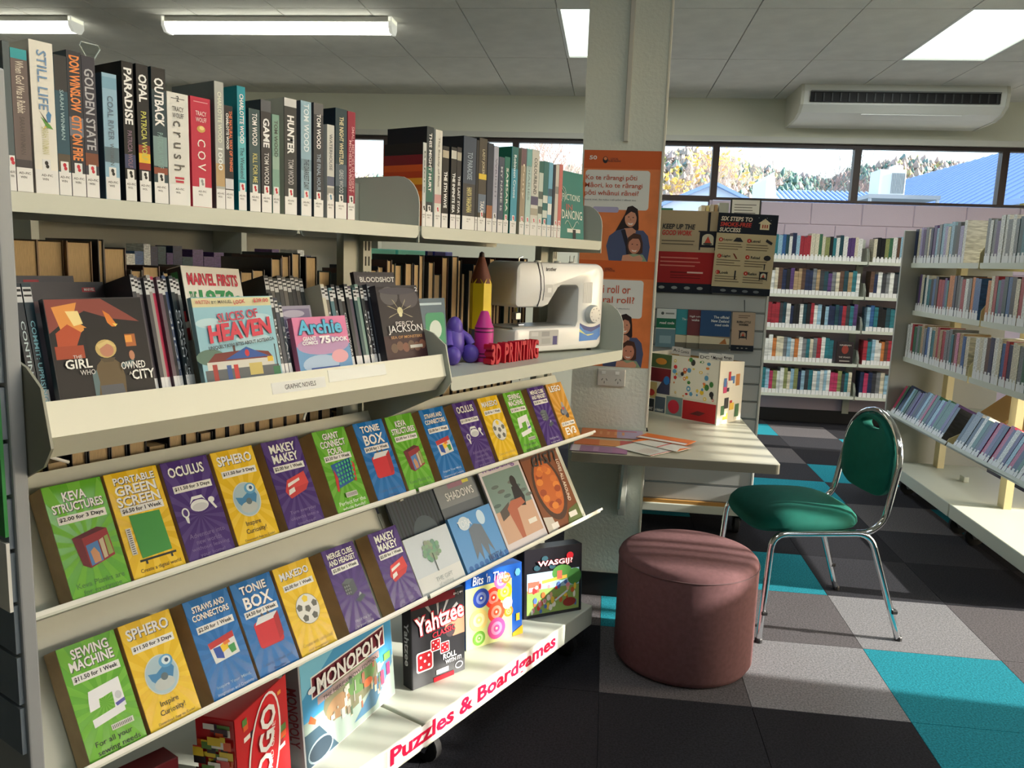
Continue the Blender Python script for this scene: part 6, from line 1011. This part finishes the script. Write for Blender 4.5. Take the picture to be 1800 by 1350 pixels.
# ================================================================ FAR SHELVES OF BOOKS
PAL = {'navy': (30, 44, 84), 'black': (26, 26, 30), 'teal': (34, 120, 132), 'white': (222, 222, 216), 'grey': (120, 124, 128), 'charcoal': (58, 60, 66), 'red': (176, 36, 52), 'crimson': (196, 44, 92), 'pale blue': (140, 184, 208), 'blue': (44, 96, 160), 'green': (56, 110, 78), 'olive': (140, 146, 84), 'cream': (214, 204, 176), 'tan': (178, 146, 104), 'orange': (214, 120, 52), 'purple': (86, 56, 120), 'brown': (98, 68, 52), 'pink': (214, 130, 160), 'dark teal': (28, 72, 84), 'lilac': (160, 150, 196)}
u0 = MB(); u0.add([(0,0,-1),(1,0,-1),(1,1,-1),(0,1,-1),(0,0,0),(1,0,0),(1,1,0),(0,1,0)], [(4,5,6,7),(1,2,6,5),(3,0,4,7)], 0); u0.add([(0,0,-1),(1,0,-1),(1,1,-1),(0,1,-1),(0,0,0),(1,0,0),(1,1,0),(0,1,0)], [(0,3,2,1),(2,3,7,6),(0,1,5,4)], 1)
_o = u0.build('book', [None, PAGEW]); UB = _o.data; bpy.data.objects.remove(_o)
lb = MB(); lb.box((.04, 0, 0), (.96, .17, .004)); lb.box((.25, .17, 0), (.75, .23, .004)); _o = lb.build('spine_label', STICK); ULB = _o.data; bpy.data.objects.remove(_o)
def mute(c): g = sum(c)/3; return tuple(int(x*.78+g*.16) for x in c)
def smat(c): return M(c, .3, noise=.3, ns=3, stretch=(1.2, 9, 1))
def row(MX, x0, x1, z, rn, pal, unit, rowname, grp, tmin=.018, tmax=.034, hmin=.2, hmax=.235, d=.14, gaps=(), lean=0, n0=1, stuff=None, over=None):
    x = x0; n = n0
    while True:
        t = rn.uniform(tmin, tmax); h = rn.uniform(hmin, hmax)
        for g0, g1 in gaps:
            if x < g1 and x+t > g0: x = g1
        if x+t > x1: return n
        nm = rn.choice(pal); c = mute(PAL[nm]); th = 'slim' if t < (tmin*2+tmax)/3 else ('thick' if t > (tmin+2*tmax)/3 else 'mid-width')
        mt = MX @ T(x, z, -.004*rn.random()) @ Matrix.Diagonal((t*.97, h, d, 1))
        if stuff is not None: stuff.append((mt, c))
        else:
            o = link('book', UB, None, mt); o.material_slots[0].link = 'OBJECT'; o.material_slots[0].material = smat(c)
            tag(o, '%s %s book, %s from left on %s of %s' % (th, nm, ordn(n), rowname, unit), 'book', grp); link('spine_label', ULB, o)
        x += t; n += 1
# ---------------------------------------------------------------- wall bookcase
FB = FR((.5, 7.75, 0), (1, 0)); wbk = thing('wall_bookcase', 'cream wall bookcase full of books under the far windows', 'bookcase', FB @ T(1.7, 0, 0)); ob = (1.7, 0, 0)
BZ = [1.52, 1.21, .905, .6, .3]
for x in (.84, 1.79, 2.74): MB().box((x-.03, .1, .0), (x+.03, 1.72, .02)).build('upright', CREAM2, wbk, off=ob)
for z in BZ:
    for a, b in ((.845, 1.783), (1.797, 2.735)):
        flat_shelf(wbk, a, b, z, .02, .246, 'shelf', ob, lip=.028)
        for x in (a-.004, b): bracket(wbk, x, [(.02, z-.04), (.25, z-.035), (.25, z+.05), (.2, z+.12), (.02, z+.12)], ob, t=.003)
rb = random.Random(31); PB = ['navy', 'black', 'charcoal', 'teal', 'white', 'grey', 'pale blue', 'blue', 'dark teal', 'cream', 'red', 'green', 'orange', 'brown', 'olive', 'purple', 'black', 'dark teal', 'white']
PBR = [PB, ['black', 'charcoal', 'grey', 'brown', 'white', 'navy', 'tan', 'dark teal', 'red', 'cream', 'purple', 'teal'], ['teal', 'navy', 'dark teal', 'black', 'blue', 'white', 'charcoal', 'pale blue', 'navy', 'purple', 'teal', 'navy', 'dark teal', 'black', 'charcoal', 'red'], ['white', 'cream', 'brown', 'red', 'grey', 'pale blue', 'charcoal', 'orange', 'teal', 'white'], ['white', 'cream', 'white', 'pale blue', 'olive', 'navy', 'grey', 'crimson', 'teal', 'charcoal', 'cream']]
rest = []; RN = ['top shelf', 'second shelf', 'third shelf', 'fourth shelf', 'bottom shelf']
for k, z in enumerate(BZ):
    st = rest if k >= 1 else None; g = [(1.6, 1.7)] if k == 3 else []
    n = row(FB @ T(0, 0, .235), .86, 1.76 if k != 3 else 1.6, z-.0035, rb, PBR[k], 'wall bookcase', RN[k], 'books on the wall bookcase', .026, .038, .2, .238, stuff=st)
    row(FB @ T(0, 0, .235), 1.83, 2.3, z-.0035, rb, PBR[k], 'wall bookcase', RN[k], 'books on the wall bookcase', .026, .038, .2, .235, stuff=st, n0=n)
sm_ = MB(); mi = {}; ml = []
for mt, c in rest:
    if c not in mi: mi[c] = len(ml); ml.append(M(c, .4, noise=.3, ns=9, stretch=(1, 1, 6)))
    for lo, hi, k in (((0, 0, -1), (1, 1, 0), mi[c]), ((.04, 0, 0), (.96, .19, .006), -1)):
        x0, y0, z0 = lo; x1, y1, z1 = hi; sm_.add([(mt @ Vector(p)) for p in ((x0,y0,z0),(x1,y0,z0),(x1,y1,z0),(x0,y1,z0),(x0,y0,z1),(x1,y0,z1),(x1,y1,z1),(x0,y1,z1))], [(0,3,2,1),(4,5,6,7),(0,1,5,4),(1,2,6,5),(2,3,7,6),(3,0,4,7)], k if k >= 0 else 99)
ml.append(STICK); sm_.m = [len(ml)-1 if q == 99 else q for q in sm_.m]
tag(sm_.build('shelved_books', ml), 'many small books filling the four lower shelves of the wall bookcase', 'books', kind='stuff')
flatbook(FB @ T(1.6, .5975, .235), .145, .2, .02, (50, 42, 44), 'dark face-out book on the fourth shelf of the wall bookcase', shapes=[(ell(.072, .13, .03, .04), (140, 60, 50)), (rect(.03, .02, .12, .03), (160, 150, 140))], texts=[('HANNAH', .072, .17, .1, .014, (200, 190, 180), .01), ('THE VIRAGO', .072, .06, .1, .014, (190, 180, 170), .01)])
# ---------------------------------------------------------------- right-hand shelving unit (runs away along the room)
FC = FR((2.2, 5.43, 0), (0, -1)); cu_ = thing('right_shelving_unit', 'long cream shelving unit on castors along the right side', 'shelving unit', FC @ T(.96, 0, 0)); oc = (.96, 0, 0)
MB().rbox((-.022, .1, -.34), (0, 1.7, .336), .003).build('end_panel', M((176, 174, 164), .5), cu_, off=oc)
PST = M((232, 216, 170), .5)
for x in (.05, .93, 1.87): MB().box((x, .19, -.02), (x+.07, 1.62, .02)).build('upright', PST, cu_, off=oc)
for a, b in ((.0, .952), (.964, 1.92)):
    for z, f in ((1.495, .28), (1.195, .24), (.895, .265)):
        flat_shelf(cu_, a+.004, b, z, .02, f-.004, 'shelf', oc); 
        if z > 1: flat_shelf(cu_, a+.004, b, z, -.02, -.25, 'back_shelf', oc, sgn=-1)
        bracket(cu_, b+.001, [(.02, z-.04), (f, z-.035), (f, z+.05), (f-.05, z+.13), (.02, z+.13)], oc, t=.003, mat=M((206, 196, 150), .5))
    MB().rbox((a, .115, -.28), (b, .19, .28), .004).build('plinth', CREAM, cu_, off=oc)
    for x in (a+.1, b-.08): caster(cu_, x, .115, .2, off=oc, r=.05); caster(cu_, x, .115, -.2, off=oc, r=.05)
    MB().rbox((a+.4, .19, -.03), (a+.46, .225, 0), .003, 1).build('stop_block', CREAM, cu_, off=oc)
TC = R(25); LC = T(0, .522, .333) @ RX(-TC)
for a, b in ((.004, .952), (.964, 1.92)):
    m = MB(); m.box((a, -.012, -.27), (b, -.003, 0)); m.box((a, -.012, -.004), (b, .014, 0)); m.box((a, -.012, -.27), (b, .06, -.266)); m.build('tilted_shelf', CREAM, cu_, T(-.96, 0, 0) @ LC)
    MB().prism([(-.27, -.012), (0, -.012), (0, .03), (-.05, .1), (-.27, .12)], b-.004, b, 'x').build('tilted_bracket', M((206, 196, 150), .5), cu_, T(-.96, 0, 0) @ LC)
rc = random.Random(77); PC1 = ['pale blue', 'white', 'grey', 'navy', 'teal', 'blue', 'charcoal', 'purple', 'cream', 'dark teal', 'lilac', 'white', 'pale blue', 'grey']
PC2 = ['teal', 'navy', 'crimson', 'grey', 'cream', 'blue', 'charcoal', 'red', 'purple', 'white', 'orange', 'black', 'dark teal']; PC3 = ['teal', 'white', 'cream', 'red', 'pink', 'blue', 'purple', 'grey', 'green', 'tan', 'navy', 'white', 'brown']; PC4 = ['navy', 'purple', 'grey', 'white', 'pale blue', 'charcoal', 'green', 'crimson', 'black', 'teal', 'purple']
U = 'right shelving unit'; GG = 'books on the right shelving unit'
for (z, f, pal, rn_) in ((1.495, .275, PC1, 'top shelf'), (1.195, .235, PC2, 'second shelf'), (.895, .26, PC3, 'third shelf')):
    n = row(FC @ T(0, 0, f), .015, .76 if z > 1.4 else .93, z-.0035, rc, pal, U, rn_, GG, .03, .046, .205, .235, gaps=[]); row(FC @ T(0, 0, f), .985, 1.8, z-.0035, rc, pal, U, rn_, GG, .03, .046, .21, .24, n0=n)
n = row(FC @ LC @ T(0, 0, -.012), .02, .86, -.002, rc, PC4, U, 'tilted shelf', GG, .028, .042, .205, .23, d=.15); row(FC @ LC @ T(0, 0, -.012), 1.0, 1.8, -.002, rc, PC4, U, 'tilted shelf', GG, .028, .042, .205, .23, d=.15, n0=n)
for k, (x, z, w_, h, c, l) in enumerate([(.42, .62, .3, .2, (176, 138, 84), 'tan cover seen through the gap above the tilted shelf, left one'), (.76, .6, .28, .2, (186, 146, 92), 'tan cover seen through the gap above the tilted shelf, right one')]):
    bq = thing('book', l, 'book', FC @ T(x, z, -.06) @ RX(-R(50)), 'books on the far side of the right unit'); MB().rbox((0, 0, -.02), (w_, h, 0), .002, 1).build('cover', M(c, .6), bq); MB().box((.003, h, -.017), (w_-.003, h+.0008, -.003)).build('pages', PAGEW, bq)
MB().box((.0, .56, -.27), (1.92, .575, -.02)).build('back_shelf', CREAM2, cu_, off=oc)
# ---------------------------------------------------------------- a further unit glimpsed behind the comics
fu = thing('rear_shelving_unit', 'further shelving unit glimpsed between the shelves behind the comics', 'shelving unit', PA(2.6, 0, -3.6)); of = (2.6, 0, -3.6)
for z in (1.55, 1.2, .85, .5): flat_shelf(fu, 1.6, 3.6, z, -3.62, -3.4, 'shelf', of)
MB().box((1.6, .1, -3.66), (3.6, 1.75, -3.63)).build('back_panel', M((150, 150, 142), .6), fu, off=of)
for x in (1.6, 2.6, 3.58): MB().box((x, .0, -3.64), (x+.03, 1.75, -3.4)).build('upright', CREAM2, fu, off=of)
row(PA(0, 0, -3.41), 2.0, 3.1, 1.197, rc, ['navy', 'teal', 'blue', 'black', 'white', 'purple', 'dark teal'], 'rear shelving unit', 'middle shelf', 'books on the rear shelving unit', .03, .06, .18, .24)
